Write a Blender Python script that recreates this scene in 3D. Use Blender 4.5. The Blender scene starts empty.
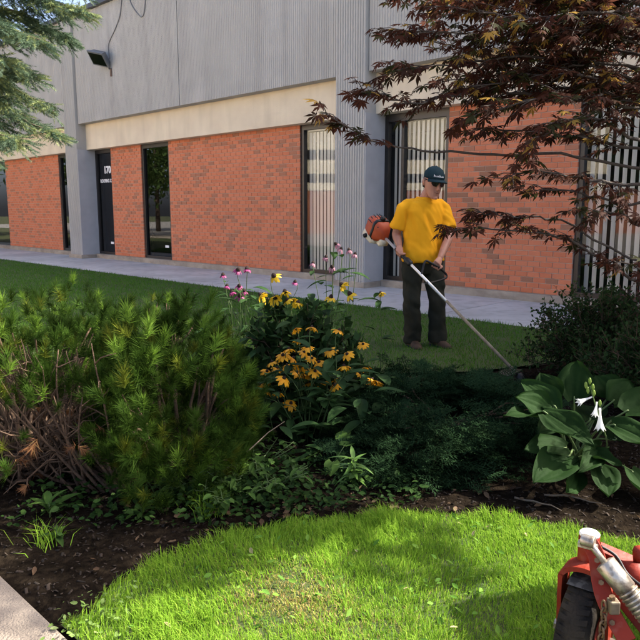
import bpy, bmesh, math, random
import numpy as np
from mathutils import Vector, Matrix
random.seed(7)
RNG = np.random.default_rng(11)
R = math.radians
sc = bpy.context.scene
COL = sc.collection

# ---------------------------------------------------------------- camera
CAM_Z, FOC, PITCH = 1.4, 690.0, math.atan(111 / 690)
cam_d = bpy.data.cameras.new('camera')
cam = bpy.data.objects.new('camera', cam_d)
COL.objects.link(cam)
cam.location = (0, 0, CAM_Z)
cam.rotation_euler = (math.pi / 2 - PITCH, 0, 0)
cam_d.sensor_width = 36
cam_d.lens = 36 * FOC / 640
cam_d.clip_start = 0.05
cam_d.clip_end = 600
sc.camera = cam

# ---------------------------------------------------------------- sky, sun, exposure
SUN_AZ, SUN_EL = 80.0, 42.5
world = bpy.data.worlds.new('World')
sc.world = world
world.use_nodes = True
wn = world.node_tree
sky = wn.nodes.new('ShaderNodeTexSky')
sky.sky_type = 'NISHITA'
sky.sun_disc = False
sky.sun_elevation = R(SUN_EL)
sky.sun_rotation = R(SUN_AZ)
sky.air_density = 0.5
sky.dust_density = 4.0
sky.ozone_density = 0.3
wn.links.new(sky.outputs[0], wn.nodes['Background'].inputs[0])
wn.nodes['Background'].inputs[1].default_value = 0.15
sun_d = bpy.data.lights.new('sun', 'SUN')
sun_d.energy = 3.9
sun_d.angle = R(0.6)
sun_d.color = (1.0, 0.93, 0.82)
sun = bpy.data.objects.new('sun', sun_d)
COL.objects.link(sun)
sv = Vector((math.sin(R(SUN_AZ)) * math.cos(R(SUN_EL)), math.cos(R(SUN_AZ)) * math.cos(R(SUN_EL)), math.sin(R(SUN_EL))))
sun.location = sv * 40
sun.rotation_euler = sv.to_track_quat('Z', 'Y').to_euler()
sc.view_settings.view_transform = 'Standard'
sc.view_settings.look = 'None'
sc.view_settings.gamma = 1
sc.view_settings.exposure = 2.08
sc.render.engine = 'CYCLES'
sc.cycles.use_denoising = True
sc.cycles.max_bounces = 8
sc.cycles.transparent_max_bounces = 12


# ---------------------------------------------------------------- helpers
def at(x, y, Y):
    """point at world depth Y on the line of sight through photo pixel (x, y)"""
    u, v = (x - 320) / FOC, (320 - y) / FOC
    c, s = math.cos(PITCH), math.sin(PITCH)
    d = Vector((u, c + v * s, -s + v * c))
    return Vector((0, 0, CAM_Z)) + d * (Y / d.y)


def tag(o, label=None, cat=None, group=None, kind=None):
    if label: o['label'] = label
    if cat: o['category'] = cat
    if group: o['group'] = group
    if kind: o['kind'] = kind
    return o


def empty(name, loc=(0, 0, 0), rz=0.0, label=None, cat=None, group=None):
    o = bpy.data.objects.new(name, None)
    o.empty_display_size = 0.05
    COL.objects.link(o)
    o.location = loc
    o.rotation_euler = (0, 0, rz)
    return tag(o, label, cat, group)


def link(name, me, parent=None):
    o = bpy.data.objects.new(name, me)
    COL.objects.link(o)
    if parent is not None:
        o.parent = parent
    return o


class MB:
    """collects shapes into one mesh"""

    def __init__(s):
        s.v, s.f = [], []

    def add(s, vs, fs):
        b = len(s.v)
        s.v.extend([tuple(p) for p in vs])
        s.f.extend([tuple(i + b for i in f) for f in fs])
        return s

    def box(s, x0, x1, y0, y1, z0, z1):
        vs = [(x, y, z) for z in (z0, z1) for y in (y0, y1) for x in (x0, x1)]
        return s.add(vs, [(0, 2, 3, 1), (4, 5, 7, 6), (0, 1, 5, 4), (2, 6, 7, 3), (0, 4, 6, 2), (1, 3, 7, 5)])

    def tube(s, pts, rad, n=8, cap=True, flat=None):
        pts = [Vector(p) for p in pts]
        if not hasattr(rad, '__len__'): rad = [rad] * len(pts)
        vs, fs = [], []
        up = None
        for i, p in enumerate(pts):
            t = (pts[min(i + 1, len(pts) - 1)] - pts[max(i - 1, 0)])
            t = t.normalized() if t.length > 1e-9 else Vector((0, 0, 1))
            if up is None:
                up = Vector((0, 0, 1)) if abs(t.z) < 0.9 else Vector((1, 0, 0))
            a = up - t * up.dot(t)
            a = a.normalized() if a.length > 1e-6 else t.orthogonal().normalized()
            up = a
            b = t.cross(a)
            for k in range(n):
                q = 2 * math.pi * k / n
                vs.append(p + (a * math.cos(q) + b * math.sin(q)) * rad[i])
        for i in range(len(pts) - 1):
            for k in range(n):
                k2 = (k + 1) % n
                fs.append((i * n + k, i * n + k2, (i + 1) * n + k2, (i + 1) * n + k))
        if cap:
            fs.append(tuple(range(n - 1, -1, -1)))
            fs.append(tuple(range((len(pts) - 1) * n, len(pts) * n)))
        return s.add(vs, fs)

    def rings(s, rings, cap=True):
        n = len(rings[0])
        vs = [p for r in rings for p in r]
        fs = []
        for i in range(len(rings) - 1):
            for k in range(n):
                k2 = (k + 1) % n
                fs.append((i * n + k, i * n + k2, (i + 1) * n + k2, (i + 1) * n + k))
        if cap:
            fs.append(tuple(range(n - 1, -1, -1)))
            fs.append(tuple(range((len(rings) - 1) * n, len(rings) * n)))
        return s.add(vs, fs)

    def prism(s, outline, axis_vec, thick):
        """outline: list of Vectors in a plane; extruded by +-axis_vec*thick/2"""
        a = Vector(axis_vec).normalized() * (thick / 2)
        n = len(outline)
        vs = [Vector(p) - a for p in outline] + [Vector(p) + a for p in outline]
        fs = [tuple(range(n - 1, -1, -1)), tuple(range(n, 2 * n))]
        fs += [(k, (k + 1) % n, n + (k + 1) % n, n + k) for k in range(n)]
        return s.add(vs, fs)

    def mesh(s, name, mat=None, smooth=False):
        me = bpy.data.meshes.new(name)
        me.from_pydata(s.v, [], s.f)
        if mat: me.materials.append(mat)
        if smooth: me.polygons.foreach_set('use_smooth', [True] * len(me.polygons))
        me.update()
        return me

    def build(s, name, mat=None, parent=None, smooth=False, bevel=0, recalc=False):
        me = s.mesh(name, mat, smooth)
        if recalc or bevel:
            bm = bmesh.new(); bm.from_mesh(me)
            bmesh.ops.recalc_face_normals(bm, faces=bm.faces)
            if bevel:
                es = [e for e in bm.edges if len(e.link_faces) == 2 and e.calc_face_angle(0) > 0.6]
                bmesh.ops.bevel(bm, geom=es, offset=bevel, segments=2, affect='EDGES', profile=0.5)
            bm.to_mesh(me); bm.free()
        return link(name, me, parent)


def np_build(name, V, F, mat, parent=None, smooth=False):
    """V (n,3) floats, F (m,k) ints with k = 3 or 4"""
    V = np.asarray(V, np.float32); F = np.asarray(F, np.int32)
    me = bpy.data.meshes.new(name)
    k = F.shape[1]
    me.vertices.add(len(V)); me.vertices.foreach_set('co', V.ravel())
    me.loops.add(F.size); me.loops.foreach_set('vertex_index', F.ravel())
    me.polygons.add(len(F))
    me.polygons.foreach_set('loop_start', np.arange(0, F.size, k, dtype=np.int32))
    me.polygons.foreach_set('loop_total', np.full(len(F), k, np.int32))
    if smooth: me.polygons.foreach_set('use_smooth', np.ones(len(F), bool))
    me.materials.append(mat)
    me.update(calc_edges=True)
    me.validate()
    return link(name, me, parent)


def instance_np(tv, tf, mats, offs):
    """copies template (tv verts, tf faces) with 3x3 matrices mats (n,3,3) and offsets (n,3)"""
    tv = np.asarray(tv, np.float64); tf = np.asarray(tf, np.int64)
    V = np.einsum('nij,kj->nki', mats, tv) + offs[:, None, :]
    F = tf[None] + (np.arange(len(mats)) * len(tv))[:, None, None]
    return V.reshape(-1, 3), F.reshape(-1, tf.shape[1])


def frames(dirs, roll, scale):
    """3x3 matrices whose local +Y is dirs, rolled about it, scaled (n,) """
    d = dirs / np.linalg.norm(dirs, axis=1, keepdims=True)
    ref = np.where(np.abs(d[:, 2:3]) < 0.95, np.array([[0, 0, 1.0]]), np.array([[1.0, 0, 0]]))
    x = np.cross(d, ref); x /= np.linalg.norm(x, axis=1, keepdims=True)
    z = np.cross(x, d)
    c, s = np.cos(roll)[:, None], np.sin(roll)[:, None]
    x2, z2 = x * c + z * s, -x * s + z * c
    return np.stack([x2, d, z2], axis=2) * np.asarray(scale).reshape(-1, 1, 1)


def mat(name, col, rough=0.7, col2=None, scale=6.0, detail=4.0, bump=0.0, bscale=60.0, spec=0.3, metal=0.0,
        trans=0.0, tcol=None, island=0.0, objrand=0.0, ramp=(0.35, 0.65), coat=0.0, col3=None, scale3=1.0, hue=0.0, streak=None):
    m = bpy.data.materials.new(name)
    m.use_nodes = True
    nt = m.node_tree; N = nt.nodes; L = nt.links
    p = N['Principled BSDF']; out = N['Material Output']
    p.inputs['Roughness'].default_value = rough
    p.inputs['Metallic'].default_value = metal
    p.inputs['Specular IOR Level'].default_value = spec
    p.inputs['Coat Weight'].default_value = coat
    tc = N.new('ShaderNodeTexCoord')

    def noise(sc_, det):
        n = N.new('ShaderNodeTexNoise'); n.inputs['Scale'].default_value = sc_; n.inputs['Detail'].default_value = det
        L.new(tc.outputs['Object'], n.inputs['Vector']); return n

    rgb = N.new('ShaderNodeRGB'); rgb.outputs[0].default_value = (*col, 1)
    c = rgb.outputs[0]
    for cc, ss in ((col2, scale), (col3, scale3)):
        if cc:
            n = noise(ss, detail)
            mr = N.new('ShaderNodeMapRange'); mr.inputs[1].default_value = ramp[0]; mr.inputs[2].default_value = ramp[1]
            L.new(n.outputs['Fac'], mr.inputs[0])
            mx = N.new('ShaderNodeMix'); mx.data_type = 'RGBA'
            L.new(mr.outputs[0], mx.inputs[0]); L.new(c, mx.inputs[6]); mx.inputs[7].default_value = (*cc, 1)
            c = mx.outputs[2]
    if streak:
        # rain streaks: noise stretched along z
        mp = N.new('ShaderNodeMapping'); mp.inputs['Scale'].default_value = streak[2]
        L.new(tc.outputs['Object'], mp.inputs['Vector'])
        n = N.new('ShaderNodeTexNoise'); n.inputs['Scale'].default_value = 1.0; n.inputs['Detail'].default_value = 6
        L.new(mp.outputs[0], n.inputs['Vector'])
        mr = N.new('ShaderNodeMapRange'); mr.inputs[1].default_value = 0.48; mr.inputs[2].default_value = 0.72; mr.inputs[4].default_value = streak[1]
        L.new(n.outputs['Fac'], mr.inputs[0])
        mx = N.new('ShaderNodeMix'); mx.data_type = 'RGBA'
        L.new(mr.outputs[0], mx.inputs[0]); L.new(c, mx.inputs[6]); mx.inputs[7].default_value = (*streak[0], 1)
        c = mx.outputs[2]
    if island or objrand or hue:
        if objrand:
            src = N.new('ShaderNodeObjectInfo').outputs['Random']; amt = objrand
        else:
            src = N.new('ShaderNodeNewGeometry').outputs['Random Per Island']; amt = island
        hs = N.new('ShaderNodeHueSaturation')
        mr = N.new('ShaderNodeMapRange'); mr.inputs[3].default_value = 1 - amt; mr.inputs[4].default_value = 1 + amt
        L.new(src, mr.inputs[0]); L.new(mr.outputs[0], hs.inputs['Value'])
        if hue:
            wnz = N.new('ShaderNodeTexWhiteNoise'); wnz.noise_dimensions = '1D'; L.new(src, wnz.inputs['W'])
            mh = N.new('ShaderNodeMapRange'); mh.inputs[3].default_value = 0.5 - hue; mh.inputs[4].default_value = 0.5 + hue
            L.new(wnz.outputs['Value'], mh.inputs[0]); L.new(mh.outputs[0], hs.inputs['Hue'])
        L.new(c, hs.inputs['Color']); c = hs.outputs[0]
    L.new(c, p.inputs['Base Color'])
    if bump:
        n = noise(bscale, 5.0)
        b = N.new('ShaderNodeBump'); b.inputs['Strength'].default_value = bump; b.inputs['Distance'].default_value = 0.02
        L.new(n.outputs['Fac'], b.inputs['Height']); L.new(b.outputs[0], p.inputs['Normal'])
    if trans:
        t = N.new('ShaderNodeBsdfTranslucent')
        if tcol: t.inputs[0].default_value = (*tcol, 1)
        else: L.new(c, t.inputs[0])
        ms = N.new('ShaderNodeMixShader'); ms.inputs[0].default_value = trans
        L.new(p.outputs[0], ms.inputs[1]); L.new(t.outputs[0], ms.inputs[2]); L.new(ms.outputs[0], out.inputs['Surface'])
    return m


def palette(m, cols, src='island'):
    """replace the base colour of m by a random pick from cols per island (or per object)"""
    nt = m.node_tree; N = nt.nodes; L = nt.links
    p = N['Principled BSDF']
    s = (N.new('ShaderNodeNewGeometry').outputs['Random Per Island'] if src == 'island' else N.new('ShaderNodeObjectInfo').outputs['Random'])
    r = N.new('ShaderNodeValToRGB'); r.color_ramp.interpolation = 'CONSTANT'
    el = r.color_ramp.elements
    tot = sum(w for w, _ in cols); acc = 0
    for i, (w, c) in enumerate(cols):
        e = el[i] if i < 2 else el.new(0.5)
        e.position = acc / tot; e.color = (*c, 1); acc += w
    L.new(s, r.inputs[0])
    lk = p.inputs['Base Color'].links
    L.new(r.outputs[0], p.inputs['Base Color'])
    for n in N:
        if n.bl_idname == 'ShaderNodeBsdfTranslucent': L.new(r.outputs[0], n.inputs[0])
    return m

# ---------------------------------------------------------------- materials of the setting
m_mortar = mat('mortar', (0.50, 0.36, 0.28), 0.95, (0.42, 0.30, 0.23), 8, bump=0.3)
BRICKS = [(5, (0.543, 0.182, 0.093)), (4, (0.582, 0.204, 0.107)), (3, (0.495, 0.155, 0.082)), (1.3, (0.407, 0.114, 0.071)), (0.8, (0.320, 0.155, 0.095)), (3, (0.563, 0.191, 0.099))]
BRICKS_FAR = [(5, (0.543, 0.182, 0.093)), (4, (0.582, 0.204, 0.107)), (3, (0.495, 0.155, 0.082)), (1.3, (0.407, 0.119, 0.073)), (0.6, (0.388, 0.167, 0.099)), (3, (0.563, 0.191, 0.099))]
m_brick = palette(mat('brick', (0.4, 0.14, 0.08), 0.9, bump=0.5, bscale=90, spec=0.15), BRICKS, 'object')
m_bricks = palette(mat('brick_far', (0.4, 0.14, 0.08), 0.9, bump=0.4, bscale=90, spec=0.15), BRICKS_FAR, 'island')
m_ribbed = mat('ribbed_concrete', (0.46, 0.445, 0.415), 0.9, (0.39, 0.38, 0.355), 2.2, 8, bump=0.6, bscale=70, col3=(0.41, 0.395, 0.36), scale3=0.5, streak=((0.29, 0.275, 0.25), 0.45, (2.6, 2.6, 0.22)))
m_smooth_conc = mat('smooth_concrete', (0.42, 0.42, 0.42), 0.85, (0.37, 0.37, 0.37), 3, 8, bump=0.25, bscale=120)
m_lintel = mat('cream_concrete', (0.72, 0.62, 0.46), 0.9, (0.64, 0.54, 0.40), 1.6, 8, bump=0.35, bscale=90, streak=((0.48, 0.41, 0.30), 0.4, (3.2, 3.2, 0.5)))
m_sill = mat('sill_concrete', (0.40, 0.345, 0.27), 0.92, (0.30, 0.26, 0.21), 3, 8, bump=0.5, bscale=70, streak=((0.18, 0.15, 0.12), 0.6, (4, 4, 8)))
m_walk = mat('walk_concrete', (0.56, 0.545, 0.535), 0.9, (0.49, 0.475, 0.465), 1.1, 8, bump=0.25, bscale=110, col3=(0.36, 0.355, 0.35), scale3=0.6, streak=((0.27, 0.26, 0.24), 0.55, (5, 5, 5)))
m_path = mat('path_concrete', (0.28, 0.235, 0.185), 0.95, (0.21, 0.175, 0.14), 7, 8, bump=0.6, bscale=130)
m_bronze = mat('bronze_frame', (0.016, 0.014, 0.013), 0.4, spec=0.5)
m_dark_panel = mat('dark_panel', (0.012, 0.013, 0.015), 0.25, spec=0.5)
m_coping = mat('coping_metal', (0.05, 0.055, 0.06), 0.5)
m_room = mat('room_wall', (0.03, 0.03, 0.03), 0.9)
m_slat = mat('blind_slat', (0.90, 0.89, 0.85), 0.6, trans=0.15)
m_white = mat('white_paint', (0.8, 0.8, 0.8), 0.6)
m_roof = mat('roof_gravel', (0.25, 0.24, 0.23), 0.95)
m_cream_wall = mat('cream_wall', (0.78, 0.70, 0.52), 0.85)
m_pink_brick = mat('far_brick', (0.46, 0.20, 0.12), 0.9, (0.40, 0.16, 0.10), 3)


def glass_mat(name, ior, tint):
    m = bpy.data.materials.new(name); m.use_nodes = True
    nt = m.node_tree; N = nt.nodes; L = nt.links
    N.remove(N['Principled BSDF'])
    t = N.new('ShaderNodeBsdfTransparent'); t.inputs[0].default_value = (*tint, 1)
    g = N.new('ShaderNodeBsdfGlossy'); g.inputs['Roughness'].default_value = 0.015
    f = N.new('ShaderNodeFresnel'); f.inputs[0].default_value = ior
    x = N.new('ShaderNodeMixShader')
    L.new(f.outputs[0], x.inputs[0]); L.new(t.outputs[0], x.inputs[1]); L.new(g.outputs[0], x.inputs[2])
    L.new(x.outputs[0], N['Material Output'].inputs[0])
    return m


m_glass = glass_mat('coated_glass', 1.5, (0.95, 0.96, 0.95))
m_glass_dark = glass_mat('tinted_glass', 1.7, (0.30, 0.31, 0.32))

# ---------------------------------------------------------------- the office building
B_LOC = Vector((0.772, 12.319, 0))
B_ROT = math.atan2(-math.cos(R(45.29)), math.sin(R(45.29)))
bld = empty('office_building', B_LOC, B_ROT, 'low office building with orange brick panels, cream lintel band and grey ribbed concrete fascia', 'building')
B_M = Matrix.Translation(B_LOC) @ Matrix.Rotation(B_ROT, 4, 'Z')
Z_BR0, Z_BR1, Z_LT1, Z_TOP = 0.12, 3.05, 3.74, 6.56
YB = 0.50


def ribbed(x0, x1, yf, yb, z0, z1, pitch=0.058, depth=0.014):
    """a slab whose front face carries vertical ribs"""
    n = max(1, round((x1 - x0) / pitch)); p = (x1 - x0) / n
    xs = []
    for i in range(n):
        a = x0 + i * p
        xs += [(a, yf + depth), (a + 0.22 * p, yf + depth), (a + 0.34 * p, yf), (a + 0.88 * p, yf)]
    xs += [(x1, yf + depth)]
    k = len(xs)
    mb = MB()
    vs = [(x, y, z) for z in (z0, z1) for x, y in xs] + [(x0, yb, z0), (x1, yb, z0), (x0, yb, z1), (x1, yb, z1)]
    fs = [(i, i + 1, k + i + 1, k + i) for i in range(k - 1)]
    b0, b1, t0, t1 = 2 * k, 2 * k + 1, 2 * k + 2, 2 * k + 3
    fs += [tuple(list(range(k - 1, -1, -1)) + [b0, b1]), tuple(list(range(k, 2 * k)) + [t1, t0]),
           (b1, b0, t0, t1), (0, k, t0, b0), (k - 1, b1, t1, 2 * k - 1)]
    return mb.add(vs, fs)


BAY = 10.68
for c in range(-2, 2):
    cx0 = -0.70 + BAY * c
    # fascia panels of the bay right of this column (two per bay)
    half = (BAY - 0.70) / 2
    for k in range(2):
        a = cx0 + 0.70 + k * half
        ribbed(a + 0.012, a + half - 0.012, 0.075, 0.33, Z_LT1, Z_TOP, 0.058, 0.009).build('fascia_panel', m_ribbed, bld)
    MB().box(cx0 + 0.70, cx0 + BAY, 0.30, 0.75, Z_BR1, Z_LT1 - 0.002).build('lintel', m_lintel, bld)
    col = ribbed(cx0, cx0 + 0.70, 0.0, 0.60, 0.10, Z_TOP - 0.03).build('column', m_ribbed, bld)
    # smooth returns of the column, a hair proud of the ribbed slab
    MB().box(cx0 + 0.701, cx0 + 0.716, 0.012, 0.60, 0.10, Z_BR1 - 0.004).build('side_panel', m_smooth_conc, col)
    MB().box(cx0 - 0.016, cx0 - 0.001, 0.012, 0.60, 0.10, Z_BR1 - 0.004).build('side_panel', m_smooth_conc, col)
    MB().box(cx0 - 0.03, cx0 + 0.76, -0.05, 0.62, -0.02, 0.10).build('plinth', m_sill, col, bevel=0.008)
    MB().box(cx0 + 0.765, cx0 + BAY - 0.035, 0.40, 0.70, -0.02, Z_BR0).build('sill', m_sill, bld, bevel=0.006)
X_L, X_R = -0.70 - 2 * BAY, -0.70 + 2 * BAY
MB().box(X_L, X_R, -0.035, 0.30, Z_TOP, Z_TOP + 0.12).build('coping', m_coping, bld, bevel=0.006)
MB().box(X_L, X_R, 0.31, 12, Z_TOP - 0.30, Z_TOP - 0.05).build('roof', m_roof, bld)
MB().box(X_L + .01, X_R - .01, 11.7, 12.0, 0, Z_TOP - 0.31).build('back_wall', m_pink_brick, bld)
MB().box(X_R - 0.3, X_R - .012, 0.76, 11.69, 0, Z_TOP - 0.31).build('end_wall', m_pink_brick, bld)
MB().box(X_L + .012, X_L + 0.3, 0.76, 11.69, 0, Z_TOP - 0.31).build('end_wall', m_pink_brick, bld)
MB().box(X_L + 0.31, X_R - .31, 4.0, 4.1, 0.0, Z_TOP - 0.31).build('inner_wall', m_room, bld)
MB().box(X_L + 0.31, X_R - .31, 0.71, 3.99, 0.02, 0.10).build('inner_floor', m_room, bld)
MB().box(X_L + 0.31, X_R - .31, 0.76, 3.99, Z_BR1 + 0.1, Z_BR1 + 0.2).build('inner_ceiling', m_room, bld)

BH, BL, JT = 0.0814, 0.2060, 0.0100
NR = 36
PITCH_B = (Z_BR1 - Z_BR0) / NR


def bevel_box(x0, x1, y0, y1, z0, z1, b=0.003):
    """box whose front (low y) edges are chamfered: 12-ish faces"""
    mb = MB()
    vs = [(x0, y1, z0), (x1, y1, z0), (x1, y1, z1), (x0, y1, z1),
          (x0, y0 + b, z0), (x1, y0 + b, z0), (x1, y0 + b, z1), (x0, y0 + b, z1),
          (x0 + b, y0, z0 + b), (x1 - b, y0, z0 + b), (x1 - b, y0, z1 - b), (x0 + b, y0, z1 - b)]
    fs = [(8, 9, 10, 11)]
    for k in range(4):
        j = (k + 1) % 4
        fs += [(4 + k, 4 + j, 8 + j, 8 + k), (k, j, 4 + j, 4 + k)]
    return mb.add(vs, fs)


_bm_cache = {}


def brick_mesh(w):
    key = round(w, 4)
    if key not in _bm_cache:
        _bm_cache[key] = bevel_box(-w / 2, w / 2, 0, 0.05, -(PITCH_B - JT) / 2, (PITCH_B - JT) / 2).mesh('brick', m_brick)
    return _bm_cache[key]


def brick_panel(x0, x1, individuals=0):
    pan = MB().box(x0, x1, YB + 0.008, YB + 0.20, Z_BR0, Z_BR1).build('brick_panel', m_mortar, bld)
    n = round((x1 - x0) / BL); L = (x1 - x0 + JT) / n
    spots = []
    for r in range(NR):
        z = Z_BR0 + (r + 0.5) * PITCH_B
        if r % 2 == 0:
            xs = [(x0 + k * L + (L - JT) / 2, L - JT) for k in range(n)]
        else:
            hw = L / 2 - JT
            xs = [(x0 + hw / 2, hw)] + [(x0 + L / 2 + k * L + (L - JT) / 2, L - JT) for k in range(n - 1)] + [(x1 - hw / 2, hw)]
        spots += [(x, z, w) for x, w in xs]
    rest = []
    spots.sort(key=lambda q: q[1])
    for i, (x, z, w) in enumerate(spots):
        dy = random.uniform(-0.0025, 0.002)
        if i < individuals:
            o = link('brick', brick_mesh(w), pan)
            o.location = (x, YB + dy, z)
            o.rotation_euler = (0, 0, random.uniform(-0.004, 0.004))
        else:
            rest.append((x, z, w, dy))
    if rest:
        mb = MB()
        for x, z, w, dy in rest:
            b = bevel_box(x - w / 2, x + w / 2, YB + dy, YB + 0.05, z - (PITCH_B - JT) / 2, z + (PITCH_B - JT) / 2)
            mb.add(b.v, b.f)
        o = mb.build('bricks', m_bricks, pan)
        o['kind'] = 'stuff'
    return pan


brick_panel(1.40, 3.62, 300)
brick_panel(-6.85, -2.15)
brick_panel(-9.70, -8.15)
brick_panel(-17.1, -12.94)
for a, b in ((5.40, 9.98), (12.3, 16.0)):
    MB().box(a, b, YB, YB + 0.2, Z_BR0, Z_BR1).build('wall', m_pink_brick, bld)
for a, b in ((-21.3, -18.6), (16.01, 20.6)):
    MB().box(a, b, YB, YB + 0.2, Z_BR0, Z_BR1).build('wall', m_pink_brick, bld)


def window(x0, x1, mull=(), dark=False, kind='window', head=0.10):
    w = MB()
    y0, y1 = YB + 0.035, YB + 0.13
    z0, z1 = Z_BR0 + 0.002, Z_BR1 - 0.002
    x0 += 0.003; x1 -= 0.003
    t = 0.075
    w.box(x0, x0 + t, y0, y1, z0, z1); w.box(x1 - t, x1, y0, y1, z0, z1)
    w.box(x0 + t, x1 - t, y0, y1, z1 - head, z1); w.box(x0 + t, x1 - t, y0, y1, z0, z0 + 0.07)
    for mx in mull: w.box(mx - 0.03, mx + 0.03, y0, y1, z0 + 0.07, z1 - head)
    root = w.build(kind, m_bronze, bld)
    MB().add([(x0 + t - .01, y0 + .05, z0 + .06), (x1 - t + .01, y0 + .05, z0 + .06), (x1 - t + .01, y0 + .05, z1 - head + .01), (x0 + t - .01, y0 + .05, z1 - head + .01)], [(0, 1, 2, 3)]).build('pane', m_glass_dark if dark else m_glass, root)
    return root


w1 = window(-2.15, -0.716)
w2 = window(0.016, 1.40, (0.42,), head=0.13)
w3 = window(3.62, 5.40, (4.9,))
d1 = window(-10.66, -9.70, dark=True, kind='door')
d2 = window(-8.15, -6.85, dark=True, kind='door')
w4 = window(-12.94, -11.396, dark=True)
w5 = window(-18.6, -17.1, dark=True)
for wobj, cx in ((d1, -9.93), (d2, -7.14)):
    MB().box(cx - 0.10, cx + 0.06, YB + 0.065, YB + 0.078, 0.42, 0.48).build('sticker', m_white, wobj)
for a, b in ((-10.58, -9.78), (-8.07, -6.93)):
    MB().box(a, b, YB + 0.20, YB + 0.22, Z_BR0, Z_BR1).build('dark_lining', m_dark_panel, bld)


def text_mesh(txt, size, name, m, parent, loc, rot, extrude=0.002, bold=0.0, scale_x=1.0):
    cu = bpy.data.curves.new(name, 'FONT')
    cu.body = txt; cu.size = size; cu.extrude = extrude; cu.offset = bold; cu.align_x = 'CENTER'
    tmp = bpy.data.objects.new('tmp', cu); COL.objects.link(tmp)
    dg = bpy.context.evaluated_depsgraph_get()
    me = bpy.data.meshes.new_from_object(tmp.evaluated_get(dg))
    bpy.data.objects.remove(tmp)
    me.materials.clear(); me.materials.append(m)
    o = link(name, me, parent)
    o.location = loc; o.rotation_euler = rot; o.scale = (scale_x, 1, 1)
    return o


text_mesh('170', 0.26, 'door_number', m_white, d1, (-10.06, YB + 0.074, 2.40), (math.pi / 2, 0, 0), bold=0.012)
text_mesh('ROOFING CO', 0.135, 'door_lettering', m_white, d1, (-10.12, YB + 0.074, 2.14), (math.pi / 2, 0, 0), bold=0.004, scale_x=0.85)


def blinds(x0, x1, label, turn=0.6, pitch=0.105):
    mid = (x0 + x1) / 2
    root = empty('vertical_blind', B_M @ Vector((mid, YB + 0.20, Z_BR0 - 0.02)), B_ROT, label, 'blind', 'vertical blinds behind the office windows')
    MB().box(x0 - mid, x1 - mid, -0.03, 0.03, Z_BR1 - Z_BR0 - 0.10, Z_BR1 - Z_BR0 - 0.05).build('head_rail', m_white, root)
    n = int((x1 - x0) / pitch)
    sl = []
    for k in range(9):
        q = -0.044 + 0.088 * k / 8
        sl.append((q, 0.006 * math.cos(q / 0.044 * 1.5)))
    hgt = Z_BR1 - Z_BR0 - 0.12
    vs = [(a, b, z) for z in (0.06, hgt) for a, b in sl]
    me = MB().add(vs, [(i, i + 1, 9 + i + 1, 9 + i) for i in range(8)]).mesh('slat', m_slat, True)
    for k in range(n):
        o = link('slat', me, root)
        o.location = (x0 - mid + (k + 0.5) * pitch, 0, 0)
        o.rotation_euler = (0, 0, turn + random.uniform(-0.06, 0.06))
    return root


blinds(-2.08, -0.75, 'white vertical blind behind the narrow window left of the ribbed column', -0.12, 0.098)
blinds(0.10, 1.33, 'white vertical blind in the window behind the man in yellow', -0.40, 0.098)
blinds(3.70, 5.3, 'white vertical blind in the window at the right edge behind the maple', -0.45, 0.115)

# floodlight on the fascia, hanging cables
Pf = B_M @ Vector((-8.68, 0.07, 5.06))
fl = empty('floodlight', Pf, B_ROT, 'dark rectangular floodlight tilted down on the grey fascia', 'floodlight')
body = MB()
body.rings([[(x * s, y, z * s) for x, z in ((-.30, -.2), (.30, -.2), (.30, .2), (-.30, .2))] for s, y in ((0.72, 0.0), (0.80, -0.06), (1.0, -0.13), (1.0, -0.17))])
hb = body.build('housing', mat('floodlight_grey', (0.13, 0.14, 0.15), 0.45), fl, recalc=True)
hb.location = (-0.20, -0.13, 0.22); hb.rotation_euler = (R(42), R(14), R(12))
MB().rings([[(x, -0.175, z) for x, z in ((-.26, -.16), (.26, -.16), (.26, .16), (-.26, .16))], [(x, -0.180, z) for x, z in ((-.26, -.16), (.26, -.16), (.26, .16), (-.26, .16))]]).build('lens', m_glass_dark, hb)
MB().tube([(0, 0.01, -0.12), (0, -0.05, -0.12), (-0.06, -0.10, 0.04), (-.14, -0.16, 0.16)], 0.022, 8).build('bracket', m_coping, fl)
MB().tube([(0, -0.01, -0.12), (0.0, -0.015, -0.30)], 0.03, 8).build('junction_box', mat('rusty_box', (0.16, 0.11, 0.08), 0.8), fl)
m_cable = mat('cable_grey', (0.20, 0.20, 0.20), 0.7)


def cable(pts, label, r=0.012):
    ps = [B_M @ Vector(p) for p in pts]
    # smooth through the points
    fine = []
    for i in range(len(ps) - 1):
        p0, p1, p2, p3 = ps[max(i - 1, 0)], ps[i], ps[i + 1], ps[min(i + 2, len(ps) - 1)]
        for k in range(6):
            t = k / 6
            fine.append(0.5 * ((2 * p1) + (-p0 + p2) * t + (2 * p0 - 5 * p1 + 4 * p2 - p3) * t * t + (-p0 + 3 * p1 - 3 * p2 + p3) * t ** 3))
    fine.append(ps[-1])
    return tag(MB().tube(fine, r, 6).build('cable', m_cable, None, True), label, 'cable', 'cables on the fascia')


yc = 0.06
cable([(-8.72, yc, 5.2), (-8.75, yc, 5.55), (-8.4, yc, 5.85), (-8.12, yc, 6.15), (-8.0, yc, 6.56)], 'thin grey cable running down the fascia to the floodlight')
cable([(-7.68, yc, 6.56), (-7.56, yc, 6.28), (-7.26, yc, 5.99), (-7.08, yc, 5.93), (-6.97, yc, 6.12), (-6.9, yc, 6.56)], 'looped dark cable drooping from the roof edge beside the floodlight')

# ---------------------------------------------------------------- ground sheets
def sheet(name, pts, z, m, kind='structure', sub=0, noise_amp=0.0):
    me = bpy.data.meshes.new(name)
    me.from_pydata([(x, y, z) for x, y in pts], [], [tuple(range(len(pts)))])
    me.materials.append(m)
    o = link(name, me)
    o['kind'] = kind
    return o


def bl(x, y):
    p = B_M @ Vector((x, y, 0)); return (p.x, p.y)


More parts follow.
